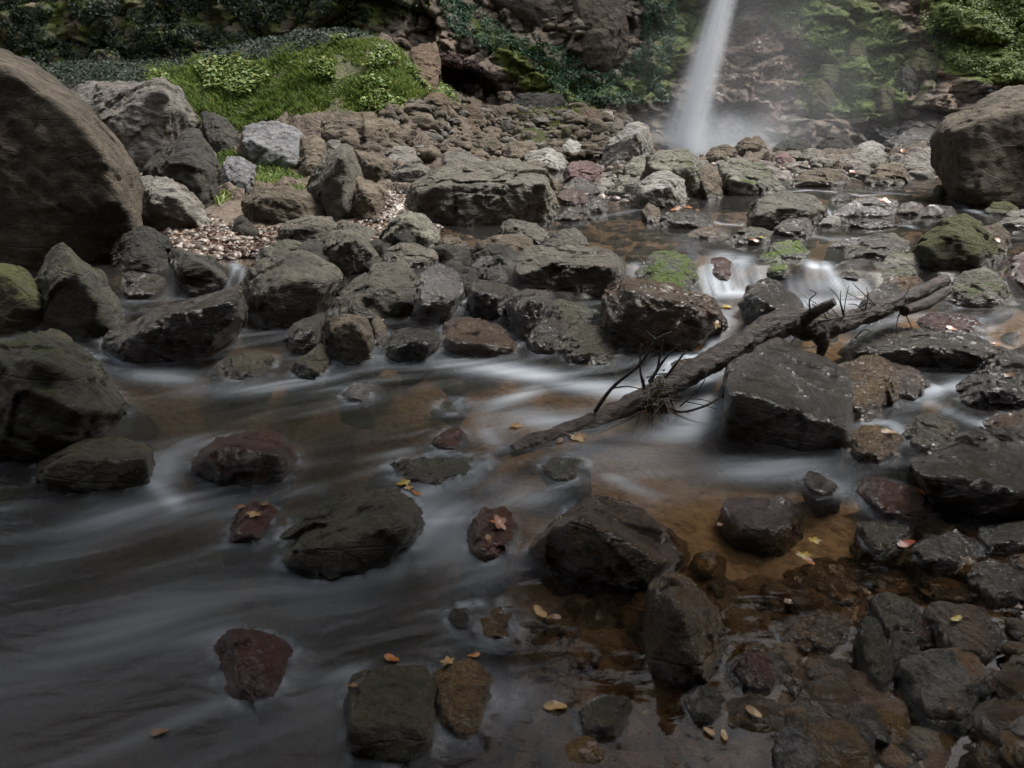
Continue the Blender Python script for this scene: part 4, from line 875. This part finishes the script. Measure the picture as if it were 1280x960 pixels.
scatter(18, '280,330 470,300 600,300 800,345 740,440 500,425 300,400', (14, 34), ['wd', 'dk', 'wm', 'gg'],
    'dark stone filling a gap in the boulder dam', 'stones filling the gaps of the dam', 'stone', 'stone', 12, sub=5, flat=.8)

# ---------------------------------------------------------------- water
wr, wc = 640, 900
ys = .40*(15.2/.40)**(np.arange(wr)/(wr-1.)); ts = np.linspace(-1.12, 1.12, wc)
Yw, Tw = np.meshgrid(ys, ts, indexing='ij'); xw, yw = (Tw*(Yw+.5)).ravel(), Yw.ravel()
zw = W(xw, yw)
FO = '''.95 .10|905,400 890,425 868,450 850,470 810,490 770,489 735,484 705,478
.95 .085|705,478 680,470 650,466 610,460 560,455
.45 .06|672,472 668,486 648,498 622,508 606,520 603,532
.4 .05|603,530 612,548 625,560
.5 .12|760,520 700,530 650,520 620,540
.95 .10|905,318 903,335 895,352 885,366
1 .08|930,322 922,340 915,355 905,368
.95 .13|872,368 905,366 940,360 960,362
.75 .15|900,385 925,395 905,410
1 .05|1012,326 1018,340 1022,354
.95 .05|1032,328 1034,342 1036,356
.9 .07|990,358 1030,358 1070,360 1090,366
.65 .18|960,375 1010,380 1050,378 1080,372
.75 .10|900,470 890,500 872,525 850,545 800,556
.35 .16|860,560 800,570 740,560 700,545
.35 .10|880,580 940,590 1000,585 1050,590
.55 .035|130,418 138,435 150,450 175,465
.45 .09|160,462 190,470 225,475 240,482
.45 .07|215,372 250,362 290,358
.6 .045|292,328 298,340 305,355
.40 .06|195,625 205,595 212,572 235,558 300,548
.55 .04|185,598 210,622 222,635 240,632
.30 .12|260,640 200,640 150,652 90,680 0,715
.22 .14|330,755 270,762 200,775 100,810 0,850
.30 .09|505,690 480,715 430,735 380,748 330,756
.55 .03|502,668 495,690 480,705
.28 .12|545,615 548,650 560,690 600,715
.22 .10|600,600 640,610 680,640
.35 .04|745,590 780,606 815,622
.5 .035|1072,532 1095,527 1115,530 1130,545
.6 .035|1150,500 1170,488 1185,485 1200,480
.45 .05|1165,505 1210,525 1250,540 1290,560
.4 .03|1110,447 1150,455 1190,460
.7 .05|985,240 1010,238 1040,240 1075,245 1110,243
.6 .04|1030,258 1036,268 1044,276
.6 .035|1118,282 1135,282 1145,286
.5 .05|880,275 900,280 925,282 940,278
.55 .06|797,330 792,342 790,354
.4 .035|722,392 740,396 756,400
.35 .05|690,268 720,275 770,268 800,262
.35 .05|1060,238 1130,243 1180,243
.45 .04|585,375 583,385 583,398
.3 .07|600,880 640,870 670,885
.30 .06|1100,640 1060,620 1060,600
.25 .10|430,455 500,450 560,452
.25 .08|240,490 330,485 420,472
.3 .06|985,290 1040,300 1060,296
.5 .06|1185,245 1210,262 1235,270
.85 .35|830,192 860,190 895,192 940,194'''
foam = np.zeros(len(xw)); raise_ = np.zeros(len(xw)); fdx = np.zeros(len(xw)); 
for ln in FO.splitlines():
    a, pl = ln.split('|'); I, wd_ = [float(q) for q in a.split()]
    Q = [hit(x, y) for x, y in pts(pl)]
    best = np.full(len(xw), 9e9)
    lo = min(q.x for q in Q)-1, min(q.y for q in Q)-1; hi = max(q.x for q in Q)+1, max(q.y for q in Q)+1
    sel = np.nonzero((xw > lo[0]) & (xw < hi[0]) & (yw > lo[1]) & (yw < hi[1]))[0]
    bs = np.full(len(sel), 9e9); u_ = np.zeros(len(sel))
    for i, (A, B) in enumerate(zip(Q[:-1], Q[1:])):
        ax, ay, bx_, by = A.x, A.y, B.x, B.y; L2 = (bx_-ax)**2+(by-ay)**2+1e-9
        t = np.clip(((xw[sel]-ax)*(bx_-ax)+(yw[sel]-ay)*(by-ay))/L2, 0, 1)
        dd2 = (xw[sel]-ax-t*(bx_-ax))**2+(yw[sel]-ay-t*(by-ay))**2
        nb = dd2 < bs; bs = np.where(nb, dd2, bs); u_ = np.where(nb, (i+t)/(len(Q)-1), u_)
    endf = .35+.65*np.sin(np.pi*np.clip(u_, .04, .96))
    g = I*np.exp(-bs/(2*(wd_*.75)**2))*endf
    foam[sel] = np.maximum(foam[sel], np.minimum(1.15*g, 1)) + .25*np.minimum(foam[sel], g)
# flow frame: long streaks, bent round
ang = R(200) + .35*fbm(p3(xw, yw, .5), 2)
fx, fy = math.cos(R(205)), math.sin(R(205))
al = xw*fx + yw*fy; ac = -xw*fy + yw*fx
RF = []
for o in ROCKS:
    if o.location.y > 4.9: continue
    n_ = len(o.data.vertices); co = np.empty(n_*3, np.float32); o.data.vertices.foreach_get('co', co); co = co.reshape(-1, 3)+np.array(o.location)
    b_ = co[np.abs(co[:, 2]-W(co[:, 0], co[:, 1])) < .02]
    if len(b_) < 12 or co[:, 2].max() < W(co[:, 0].mean(), co[:, 1].mean())+.015: continue
    RF.append((b_[:, :2], b_[:, 0].mean(), b_[:, 1].mean(), max(.02, .25*(np.ptp(b_[:, 0])+np.ptp(b_[:, 1])))))
wrap = np.zeros(len(xw)); near = np.full(len(xw), 9.); trail = np.zeros(len(xw)); ups = np.zeros(len(xw))
for b_, cx0, cy0, Rk in RF:
    dx0, dy0 = xw-cx0, yw-cy0; t0 = dx0*fx+dy0*fy; s0 = -dx0*fy+dy0*fx; r2 = t0*t0+s0*s0
    wrap -= s0*np.minimum(Rk*Rk/np.maximum(r2, 1e-6), 1)*np.exp(-r2/(9*Rk*Rk))
    m_ = np.nonzero(r2 < (Rk*1.9+.12)**2)[0]
    if len(m_) and len(b_):
        bb = b_[::max(1, len(b_)//160)]
        d0 = np.full(len(m_), 9.)
        for q0 in bb: d0 = np.minimum(d0, (xw[m_]-q0[0])**2+(yw[m_]-q0[1])**2)
        near[m_] = np.minimum(near[m_], np.sqrt(d0)); ups[m_] += np.exp(-d0/.0016)*(t0[m_] < 0)
    trail = np.maximum(trail, np.exp(-((np.abs(s0)-Rk*(1.0+.12*np.maximum(t0, 0)/Rk))/(.16*Rk+.012))**2)*sstep(-.3*Rk, .6*Rk, t0)*np.exp(-np.maximum(t0, 0)/(2.6*Rk)))
ac = ac + wrap
ac = ac + .18*perlin(p3(xw, yw, .9, 4)) + .05*perlin(p3(xw, yw, 2.4, 8))
st = fbm(np.stack([al*.55, ac*3.0, yw*0], 1), 4); st2 = fbm(np.stack([al*1.4+5, ac*13, yw*0+3], 1), 3)
run = sstep(1.3, 2.1, yw + 1.3*sstep(.15, -.35, xw))*(1 - sstep(-.05, .22, xw/yw)*sstep(2.5, 1.9, yw))*(1-.6*sstep(.2, .5, xw/yw)*sstep(3.0, 2.4, yw))
silk = np.clip(-.015 + .12*st + .03*st2, 0, 1)*(1-.85*sstep(2.8, 1.8, yw))*run*sstep(4.4, 3.7, yw) + .02*run*(yw > 4.4)*(1+st)
ywc = YW(xw, yw); casc = sstep(4.66, 4.75, ywc)*sstep(5.1, 4.98, ywc)
vst = fbm(np.stack([xw*20, yw*1.5, yw*0+1], 1), 3)
foamv = foam*(.78+.40*st+.22*st2)*(1-casc) + foam*casc*np.clip(.52+.75*vst, .2, 1) + silk*.8
foamv = foamv + run*(yw < 4.6)*(.30*trail*np.clip(.6+st+.5*st2, 0, 1.3) + .30*np.exp(-(near/.014)**2)*np.clip(.4+1.2*fbm(p3(xw, yw, 14, 6), 2), 0, 1) + .04*np.exp(-(near/.05)**2))
foamv = foamv + (1-run)*.30*np.exp(-(near/.006)**2)*np.clip(.2+1.5*fbm(p3(xw, yw, 11, 6), 2), 0, 1)
foamv = np.clip(foamv, 0, 1)
depth = np.maximum(W(xw, yw) - T(xw, yw), 0)
murk = (1-np.exp(-np.maximum(depth-.05, 0)/.22))*(.25+.72*run)
murk = np.maximum(murk, .42*sstep(4.9, 5.3, yw))
zw = zw + .008*st*run*sstep(4.6, 4., yw) + .001*st2*run + .012*np.minimum(ups, 1)*run*(yw < 4.6) + .0012*np.exp(-(near/.02)**2)
rip = fbm(np.stack([xw*9, yw*14, yw*0+2], 1), 3)
zw = zw + .0008*rip*(1-run) + .004*fbm(np.stack([xw*3, yw*6, yw*0+9], 1), 3)*(yw > 4.6)
def water_mat():
    k = NT('stream_water'); P = k.n('ShaderNodeNewGeometry').outputs['Position']
    fo = k.attr('foam').outputs['Fac']; mk = k.attr('murk').outputs['Fac']
    mp = k.n('ShaderNodeMapping', i_Vector=P, i_Scale=(3.5, 10., 1.)); mp.inputs['Rotation'].default_value = (0, 0, R(-22))
    n = k.noise(mp, 1.2, 4, .55, .6)
    bp = k.n('ShaderNodeBump', i_Strength=k.math('MULTIPLY_ADD', k.attr('run').outputs['Fac'], .14, .08), i_Distance=.02, i_Height=n).outputs[0]
    tr = k.n('ShaderNodeBsdfTransparent'); tr.inputs[0].default_value = (.80, .69, .55, 1)
    mu = k.n('ShaderNodeBsdfDiffuse'); mu.inputs[0].default_value = (.026, .025, .022, 1)
    m1 = k.n('ShaderNodeMixShader', i_0=k.math('MULTIPLY', mk, .8)); k.put(m1.inputs[1], tr); k.put(m1.inputs[2], mu)
    fb = k.n('ShaderNodeBsdfDiffuse'); fb.inputs[0].default_value = (.55, .60, .66, 1)
    ft = k.n('ShaderNodeBsdfTranslucent'); ft.inputs[0].default_value = (.45, .49, .53, 1)
    fm = k.n('ShaderNodeMixShader', i_0=.25); k.put(fm.inputs[1], fb); k.put(fm.inputs[2], ft)
    m2 = k.n('ShaderNodeMixShader', i_0=k.math('MULTIPLY', k.math('POWER', fo, 1.05), .95, clamp=True)); k.put(m2.inputs[1], m1); k.put(m2.inputs[2], fm)
    gl = k.n('ShaderNodeBsdfGlossy', i_Roughness=k.math('MULTIPLY_ADD', k.attr('run').outputs['Fac'], .13, .05), i_Normal=bp); gl.inputs[0].default_value = (1, 1, 1, 1)
    fr = k.n('ShaderNodeFresnel', i_IOR=1.28, i_Normal=bp).outputs[0]
    m3 = k.n('ShaderNodeMixShader', i_0=k.math('MULTIPLY', k.math('MULTIPLY', fr, k.math('MULTIPLY_ADD', k.attr('matte').outputs['Fac'], -.75, 1.)), k.math('MULTIPLY_ADD', fo, -1.1, 1., clamp=True))); k.put(m3.inputs[1], m2); k.put(m3.inputs[2], gl)
    k.put(k.out.inputs[0], m3); return k.m
water = link('water', np.stack([xw, yw, zw], 1), gridfaces(wr, wc), water_mat(), attrs={'foam': foamv, 'murk': murk, 'run': np.maximum(run*(1-.7*sstep(4.6, 5.2, yw)), 1.6*casc), 'matte': casc})
tag(water, 'stream smoothed by its flow, white where it runs over the rocks', None, None, 'structure')


# ---------------------------------------------------------------- fallen branch
def bark_mat():
    k = NT('wet_bark'); tc = k.n('ShaderNodeTexCoord').outputs['Object']
    mp = k.n('ShaderNodeMapping', i_Vector=tc, i_Scale=(5., 16., 16.)); mp.inputs['Rotation'].default_value = (0, 0, R(-30))
    n1 = k.noise(mp, 1.8, 8, .7); n2 = k.noise(tc, 45, 5, .7)
    col = k.mix(k.ramp(n1, [(.38, 0.), (.62, 1.)]), (.016, .012, .010, 1), (.09, .064, .05, 1))
    col = k.mix(k.ramp(k.noise(tc, 6, 5, .6), [(.58, 0.), (.68, .6)]), col, (.19, .16, .135, 1))
    h = k.math('ADD', k.math('MULTIPLY', n1, 1.4), k.math('MULTIPLY', n2, .4))
    b = k.n('ShaderNodeBsdfPrincipled', i_Roughness=k.math('MULTIPLY_ADD', n2, .5, .2), i_Normal=k.n('ShaderNodeBump', i_Strength=1., i_Distance=.03, i_Height=h).outputs[0])
    k.put(b.inputs['Base Color'], col); k.put(k.out.inputs[0], b); return k.m
M['bark'] = bark_mat()
def spline(Pn, n):
    P = np.array(Pn, float); P = np.vstack([2*P[0]-P[1], P, 2*P[-1]-P[-2]]); out = []; m = len(P)-3
    for u in np.linspace(0, m-1e-6, n):
        i = int(u); t = u-i; a, b, c, d_ = P[i:i+4]
        out.append(.5*((2*b)+(-a+c)*t+(2*a-5*b+4*c-d_)*t*t+(-a+3*b-3*c+d_)*t**3))
    return np.array(out)
def tube(name, pth, rads, mat, parent=None, nseg=60, nv=10, knob=.0, seed=0, origin=None):
    P = spline(pth, nseg); rr = np.interp(np.linspace(0, 1, nseg), np.linspace(0, 1, len(rads)), rads)
    Tn = np.gradient(P, axis=0); Tn /= np.linalg.norm(Tn, axis=1)[:, None]; up = np.array([0, 0, 1.])
    A_ = np.cross(Tn, up); A_ /= np.linalg.norm(A_, axis=1)[:, None]+1e-9; B_ = np.cross(Tn, A_)
    a = np.linspace(0, 2*np.pi, nv, endpoint=False)
    ring = np.cos(a)[None, :, None]*A_[:, None] + np.sin(a)[None, :, None]*B_[:, None]
    V = P[:, None] + ring*rr[:, None, None]
    if knob:
        q = V.reshape(-1, 3); dsp = (.22*fbm(q*9+seed, 4) + .14*ridged(np.stack([np.tile(a*1.3, nseg), np.repeat(np.arange(nseg)*.06, nv), q[:, 0]*0+seed], 1), 3))*knob
        V = V + ring*(dsp.reshape(nseg, nv)*rr[:, None])[..., None]
    V = V.reshape(-1, 3); F = [(i*nv+j, i*nv+(j+1) % nv, (i+1)*nv+(j+1) % nv, (i+1)*nv+j) for i in range(nseg-1) for j in range(nv)]
    F += [tuple(range(nv-1, -1, -1)), tuple((nseg-1)*nv+j for j in range(nv))]
    o0 = np.array(origin if origin is not None else (0, 0, 0)); o = link(name, V-o0, F, M[mat]); 
    if parent: o.parent = parent
    return o
BR = [(641, 564, 2.62, 10), (665, 553, 2.68, 14), (700, 543, 2.76, 15), (760, 520, 2.92, 16), (815, 492, 3.07, 18), (870, 462, 3.22, 19), (930, 428, 3.4, 20), (975, 404, 3.55, 22), (1010, 405, 3.62, 21)]
def bp_(px, py, Y): v = at_y(px, py, Y); return (v.x, v.y, v.z)
base = Vector(bp_(820, 490, 3.07)); base.z = W(0, 3.07)
root = bpy.data.objects.new('fallen_branch', None); C.objects.link(root); root.location = base
tag(root, 'long dark forked branch lying across the rocks with bare twigs', 'branch', None)
def brad(px_r, Y): return px_r*(Y*1.05)/FPX
pth = [bp_(a, b_, c) for a, b_, c, r in BR]
tube('trunk', pth, [brad(r, c)*.66 for a, b_, c, r in BR], 'bark', root, 260, 36, 1.3, 1, base)
AR = [(985, 402, 3.58, 21), (1020, 412, 3.62, 19), (1060, 402, 3.72, 16), (1100, 386, 3.86, 15), (1140, 370, 4.0, 13), (1180, 351, 4.2, 11)]
arm = tube('side_branch', [bp_(a, b_, c) for a, b_, c, r in AR], [brad(r, c)*.58 for a, b_, c, r in AR], 'bark', root, 170, 30, 1.3, 2, base)
tube('side_branch', [bp_(*q) for q in ((1130, 388, 3.9), (1160, 378, 4.0), (1185, 362, 4.1))], [.028, .03, .022], 'bark', root, 40, 14, .9, 3, base)
tube('broken_stub', [bp_(*q) for q in ((1000, 402, 3.56), (1022, 388, 3.5), (1043, 377, 3.45))], [.036, .026, .018], 'bark', root, 24, 12, .8, 4, base)
tube('broken_stub', [bp_(*q) for q in ((1022, 415, 3.6), (1028, 432, 3.58), (1023, 447, 3.58))], [.05, .03, .014], 'bark', root, 24, 12, .8, 5, base)
TW = ['744,514,2.9 765,485,2.85 800,455,2.82 820,425,2.8 840,415,2.8|4,3,3,1.6', '820,425,2.8 812,418,2.8 808,413,2.8|2.2,1.2', '805,484,3.0 800,460,2.96 802,430,2.93|4,2.2,1.4', '822,460,3.02 826,440,3.0 829,425,2.98|2.6,1.4',
  '812,478,3.02 830,450,3.0 850,430,2.98|4,2.4,1.4', '832,472,3.06 850,448,3.0 858,438,3.0|3,1.6', '766,485,2.85 785,483,2.8 800,486,2.8|1.5,.8', '740,545,2.88 770,532,2.85 800,515,2.95|1.4,1.8,2',
  '830,505,3.05 850,515,2.95 880,508,2.9 900,497,2.9|2.2,2.6,2.4,1.5', '832,510,3.02 846,530,2.9 867,563,2.82|2.6,2,1.2', '850,508,2.98 865,495,2.9 878,480,2.88 885,462,2.9|1.6,1.2,.8', '862,498,2.92 880,500,2.88 895,505,2.88|1.2,.8',
  '1013,392,3.5 1012,375,3.48 1020,367,3.46 1012,362,3.45|2,1.4,1', '1015,380,3.5 1030,388,3.48 1040,394,3.46|1.6,1', '1022,402,3.6 1050,397,3.6 1085,390,3.62 1110,378,3.7|1.8,1.6,1.2', '980,425,3.5 995,435,3.45 1022,433,3.5|1.6,1.2',
  '965,432,3.46 975,440,3.4 985,438,3.4|1.5,1', '1068,423,3.66 1080,412,3.66 1090,415,3.7|2,1.4', '1125,375,3.95 1133,395,3.9 1140,410,3.9|2,1.4,.8', '1128,380,3.92 1122,400,3.9 1120,412,3.88|1.6,.8']
rnd = random.Random(5)
for i in range(16):                                # strings of root and moss hanging under the trunk
    x0 = rnd.uniform(800, 840); TW.append(f'{x0:.0f},498,3.0 {x0+rnd.uniform(-6,6):.0f},{rnd.uniform(512,522):.0f},2.97 {x0+rnd.uniform(-14,10):.0f},{rnd.uniform(528,552):.0f},2.95|2.6,1.8,1')
for i in range(26):
    if i < 8: x0, y0_, d0_ = rnd.uniform(800, 850), rnd.uniform(470, 505), 2.95
    else: x0, y0_, d0_ = rnd.uniform(985, 1130), 0, 3.6; y0_ = 405-(x0-1020)*.28; d0_ = 3.5+(x0-985)*.0028
    a_ = rnd.uniform(0, 6.28); l_ = rnd.uniform(22, 60); x1_, y1_ = x0+l_*math.cos(a_), y0_+l_*math.sin(a_)*.8
    TW.insert(0, f'{x0:.0f},{y0_:.0f},{d0_} {(x0+x1_)/2+rnd.uniform(-6,6):.0f},{(y0_+y1_)/2+rnd.uniform(-6,6):.0f},{d0_-.06:.2f} {x1_:.0f},{y1_:.0f},{d0_-.1:.2f}|1.4,1,.6')
for i, t in enumerate(TW):
    a, r = t.split('|'); Q = [tuple(float(v) for v in q.split(',')) for q in a.split()]
    rr = [float(v)*3.0/FPX*.62 for v in r.split(',')]
    tube('twig' if i < 46 else 'hanging_root', [bp_(*q) for q in Q], rr, 'bark', root, 22, 7, .8, i, base)
rs = np.random.RandomState(3); cen = np.array(bp_(822, 484, 2.98)); n = 260
Pm = cen + rs.normal(size=(n, 3))*[.028, .025, .045] - [0, 0, .01]
o = leaves('moss_foliage', Pm - np.array(base), rs.normal(size=(n, 3)), .012, 'grass', None, 8, None, None, None); o.parent = root
if 'kind' in o: del o['kind']
o.data.materials[0] = leaf_mat('damp_moss', [(.02, .022, .008), (.05, .055, .015), (.10, .10, .03)], .7, .1)

# ---------------------------------------------------------------- single leaves, laid where they fell
def leaf_shape(px, n=1):
    a = np.linspace(0, 2*np.pi, 26, endpoint=False)
    r = 1 + .0*a
    if n == 1: r = .55+.45*np.abs(np.cos(a*2.5))**1.4 - .12*(np.cos(a) < -.8)       # lobed
    else: r = 1/np.sqrt(np.cos(a)**2 + (np.sin(a)/.45)**2)                             # oval
    return a, r
bpy.context.view_layer.update()
dg = bpy.context.evaluated_depsgraph_get()
def plain(name, col, rough=.4):
    k = NT(name); tc = k.n('ShaderNodeTexCoord').outputs['Object']
    c = k.mix(k.ramp(k.noise(tc, 30, 5, .6), [(.38, 0.), (.62, 1.)]), c4(col), c4([x*.45 for x in col]))
    b = k.n('ShaderNodeBsdfPrincipled', i_Roughness=rough); k.put(b.inputs['Base Color'], c); k.put(k.out.inputs[0], b); return k.m
LM = {'y': plain('yellow_leaf', (.36, .25, .03)), 'o': plain('orange_leaf', (.30, .11, .025)), 'b': plain('brown_leaf', (.16, .085, .04)), 'p': plain('pale_ochre_leaf', (.32, .20, .085)), 'r': plain('red_leaf', (.24, .045, .02))}
def leaf(px, py, size, c, label, shape=1, flip=0.0):
    dd = raydir(px, py).normalized(); ok, loc, nrm, idx, ob, mx = bpy.context.scene.ray_cast(dg, camo.location, dd)
    hops = 0; org = camo.location.copy()
    while ok and ob.name.split('.')[0] in ('spray_mist', 'waterfall') and hops < 4:
        org = loc + dd*.01; ok, loc, nrm, idx, ob, mx = bpy.context.scene.ray_cast(dg, org, dd); hops += 1
    if not ok: return
    if nrm.dot(dd) > 0: nrm = -nrm
    nrm = (nrm*.7 + Vector((0, 0, .6))).normalized()
    sz = .72*size*(loc-camo.location).length/FPX*.5; a, r = leaf_shape(px, shape)
    rs = np.random.RandomState(int(px*7+py)); w0 = rs.uniform(0, 6.28)
    V = [(0, 0, .006)]; 
    for k_ in (.5, 1.):
        for A_, r_ in zip(a, r): 
            x, y = r_*k_*math.cos(A_), r_*k_*math.sin(A_); V.append((x*sz, y*sz, sz*(.10*math.sin(2*A_+w0)*k_ + .12*k_*k_*abs(y) - .02)+.004))
    m = len(a); F = [(0, 1+j, 1+(j+1) % m) for j in range(m)] + [(1+j, 1+m+j, 1+m+(j+1) % m, 1+(j+1) % m) for j in range(m)]
    o = link('fallen_leaf', V, F, LM[c], loc=loc + nrm*.004)
    q = nrm.to_track_quat('Z', 'Y'); o.rotation_euler = (q.to_matrix() @ Matrix.Rotation(w0, 3, 'Z')).to_euler()
    tag(o, label, 'leaf', 'single fallen leaves')
for a in [(667, 268, 0, 0, 0)]: pass
LV = '''505,606 26 y|yellow-green leaf on the crest of the long mossy rock
520,618 24 o 2|orange leaf stuck below the yellow-green one on the long mossy rock
512,612 20 p|crumpled tan leaf between two brighter ones on the long mossy rock
318,645 26 p|tan leaf plastered on the red leaf-covered rock
300,636 22 o 2|rusty leaf on the upstream side of the red leaf-covered rock
330,632 20 b|brown leaf on the crown of the red leaf-covered rock
622,655 34 o|large orange leaf draped over the rock awash in the current
612,675 22 p 2|pale leaf under the large orange one in the current
1110,541 24 p 2|ochre leaf lying on the brown mossy bulge
1018,678 22 y|bright yellow leaf in the shallows, the upper of a close pair
1004,696 26 y|bright yellow leaf in the shallows, the lower of a close pair
1012,704 22 o 2|orange leaf just below the two bright yellow ones
1132,681 34 r 2|red-brown leaf in front of the box-shaped mossy stone
675,767 34 p 2|ochre leaf afloat over the brown shallows by the crested boulder
692,774 26 b 2|brown leaf overlapping the ochre one by the crested boulder
694,885 38 p 2|lone golden leaf beside the ripples near the bottom edge
1152,616 20 o|small orange leaf on the dark red glinting rock
722,548 34 p|tan leaf afloat just under the broken end of the branch
645,534 26 p|pale orange leaf in the milky run beside the branch
700,553 22 b 2|thin brown leaf beneath the branch
870,437 32 o|orange leaf pinned behind the branch
893,405 22 p|pale leaf against the rugged wet rock
908,385 20 y|yellow leaf in the white water above the branch
950,298 20 y|yellow leaf on the mossy stone at the lip of the cascade
942,301 16 o 2|orange leaf touching the yellow one at the lip of the cascade
845,262 20 o 2|orange leaf heaped on the blue-black ridged stone
858,260 20 o|rusty leaf heaped on the blue-black ridged stone
870,263 18 b 2|brown leaf at the end of the rusty heap
1105,252 20 o|orange leaf on the bluish wet rock
1067,216 16 r|red leaf by the tan wedge rock
1130,188 18 o 2|orange leaf on the far gravel before the grooved boulder
942,892 26 p 2|pale brown leaf under the olive cobble
886,917 20 p 2|sandy leaf lying on the wet gravel below the olive cobble
905,922 20 p 2|sandy leaf overlapping its twin below the olive cobble
1195,776 20 y 2|yellowish leaf on the pitted reddish-brown rock
560,830 26 p|gold leaf under water on the golden-brown rock
592,822 22 o 2|amber leaf beside the gold one on the golden-brown rock
490,826 30 o 2|long rust-coloured leaf under the dark water
900,658 12 b|tiny brown leaf on the purplish slab
200,918 24 b 2|dark orange leaf on the bed of the dark pool by the bottom
1190,412 18 o 2|orange leaf in the russet shallows
1245,432 20 o 2|rusty leaf near the end of the long flat slab
1262,470 18 b|brown leaf beside the coarse dark boulder
985,755 16 b|dull brown leaf on the sandy shallows
1245,300 18 o 2|orange leaf in the water beside the shaggy moss boulder
440,860 20 b 2|brown leaf on the flat wet top of the square mossy boulder'''
for ln in LV.splitlines():
    a, lab = ln.split('|'); f = a.split(); x, y = f[0].split(',')
    leaf(float(x), float(y), float(f[1]), f[2], lab, int(f[3]) if len(f) > 3 else 1)
# stray stick resting on the great dark slab
st_ = tube('stick', [bp_(1031, 557, 2.82), bp_(1048, 543, 2.85), bp_(1060, 537, 2.9), bp_(1075, 536, 2.95)], [.003, .0035, .004, .002], 'bark', None, 24, 7, .5, 2)
tag(st_, 'thin pale twig poking from under the great dark slab', 'twig')

# ---------------------------------------------------------------- unseen trees added to shade the foreground and block the sky
def shade_tree(bx, by, cx, cy_, cz, rx, ry, rz, n, seed, label, bz=2.0, ls=.17, sp=(.75, .75, .4), group='unseen trees added to shade the stream', name='added_shade_tree', thick=1.0):
    rs = np.random.RandomState(seed); root = bpy.data.objects.new(name, None); C.objects.link(root)
    root.location = (bx, by, bz); tag(root, label, 'tree', group)
    tube('trunk', [(bx, by, bz-1.5), (bx*.95+.05*cx, by, bz+2), (.5*(bx+cx), .5*(by+cy_), cz-1.2), (cx, cy_, cz)], [.32*thick, .26*thick, .16*thick, .06*thick], 'bark', root, 40, 12, .6, seed, (bx, by, bz))
    c = rs.normal(size=(26, 3)); c /= np.linalg.norm(c, axis=1)[:, None]; c = c*rs.uniform(.2, .95, (26, 1))*[rx, ry, rz] + [cx, cy_, cz]
    P = c[rs.randint(0, 26, n)] + rs.normal(size=(n, 3))*sp
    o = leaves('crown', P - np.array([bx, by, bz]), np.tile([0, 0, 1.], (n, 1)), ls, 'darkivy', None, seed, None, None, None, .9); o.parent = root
    if 'kind' in o: del o['kind']
shade_tree(7.8, .5, 2.1, 4.0, 7.6, 2.7, 1.8, 1.1, 6500, 41, 'unseen dark tree added to shade the near pool')
shade_tree(9.0, 2.0, 5.4, 3.6, 7.9, 2.2, 1.5, 1.0, 2600, 42, 'smaller unseen tree added to shade the stony shallows')
shade_tree(-8.5, -2.5, -1.2, 3.6, 8.0, 2.6, 1.9, 1.2, 5000, 43, 'unseen dark tree added to shade the deepest end of the pool')
for i in range(9):  # unseen row added above the cliff, keeps bright sky out of the water
    rx_ = random.Random(60+i); x = -18 + 4.5*i + rx_.uniform(-1, 1); y = 23.5 + rx_.uniform(-1, 2)
    shade_tree(x, y, x+rx_.uniform(-.6, .6), y-.5, 16.0 + rx_.uniform(-1, 1.5), 3.2, 2.2, 5.5, 4200, 60+i, 'unseen dark tree added above the cliff to block reflected sky', 9.5, .65, (.9, .9, 1.1), 'unseen trees added above the cliff', 'added_rim_tree', 1.2)
for i in range(6):  # unseen row added behind the camera, darkens rock faces turned this way
    rx_ = random.Random(80+i); x = -11 + 4.4*i + rx_.uniform(-.6, .6); y = -6.2 + rx_.uniform(-.6, .6)
    shade_tree(x, y, x, y+1.2, 8.0 + rx_.uniform(-.6, .6), 2.8, 1.8, 4.6, 3600, 80+i, 'unseen leafy tree added behind the viewpoint to block sky light', 2.0, .5, (.8, .8, .9), 'unseen trees added behind the viewpoint', 'added_bank_tree', 1.0)
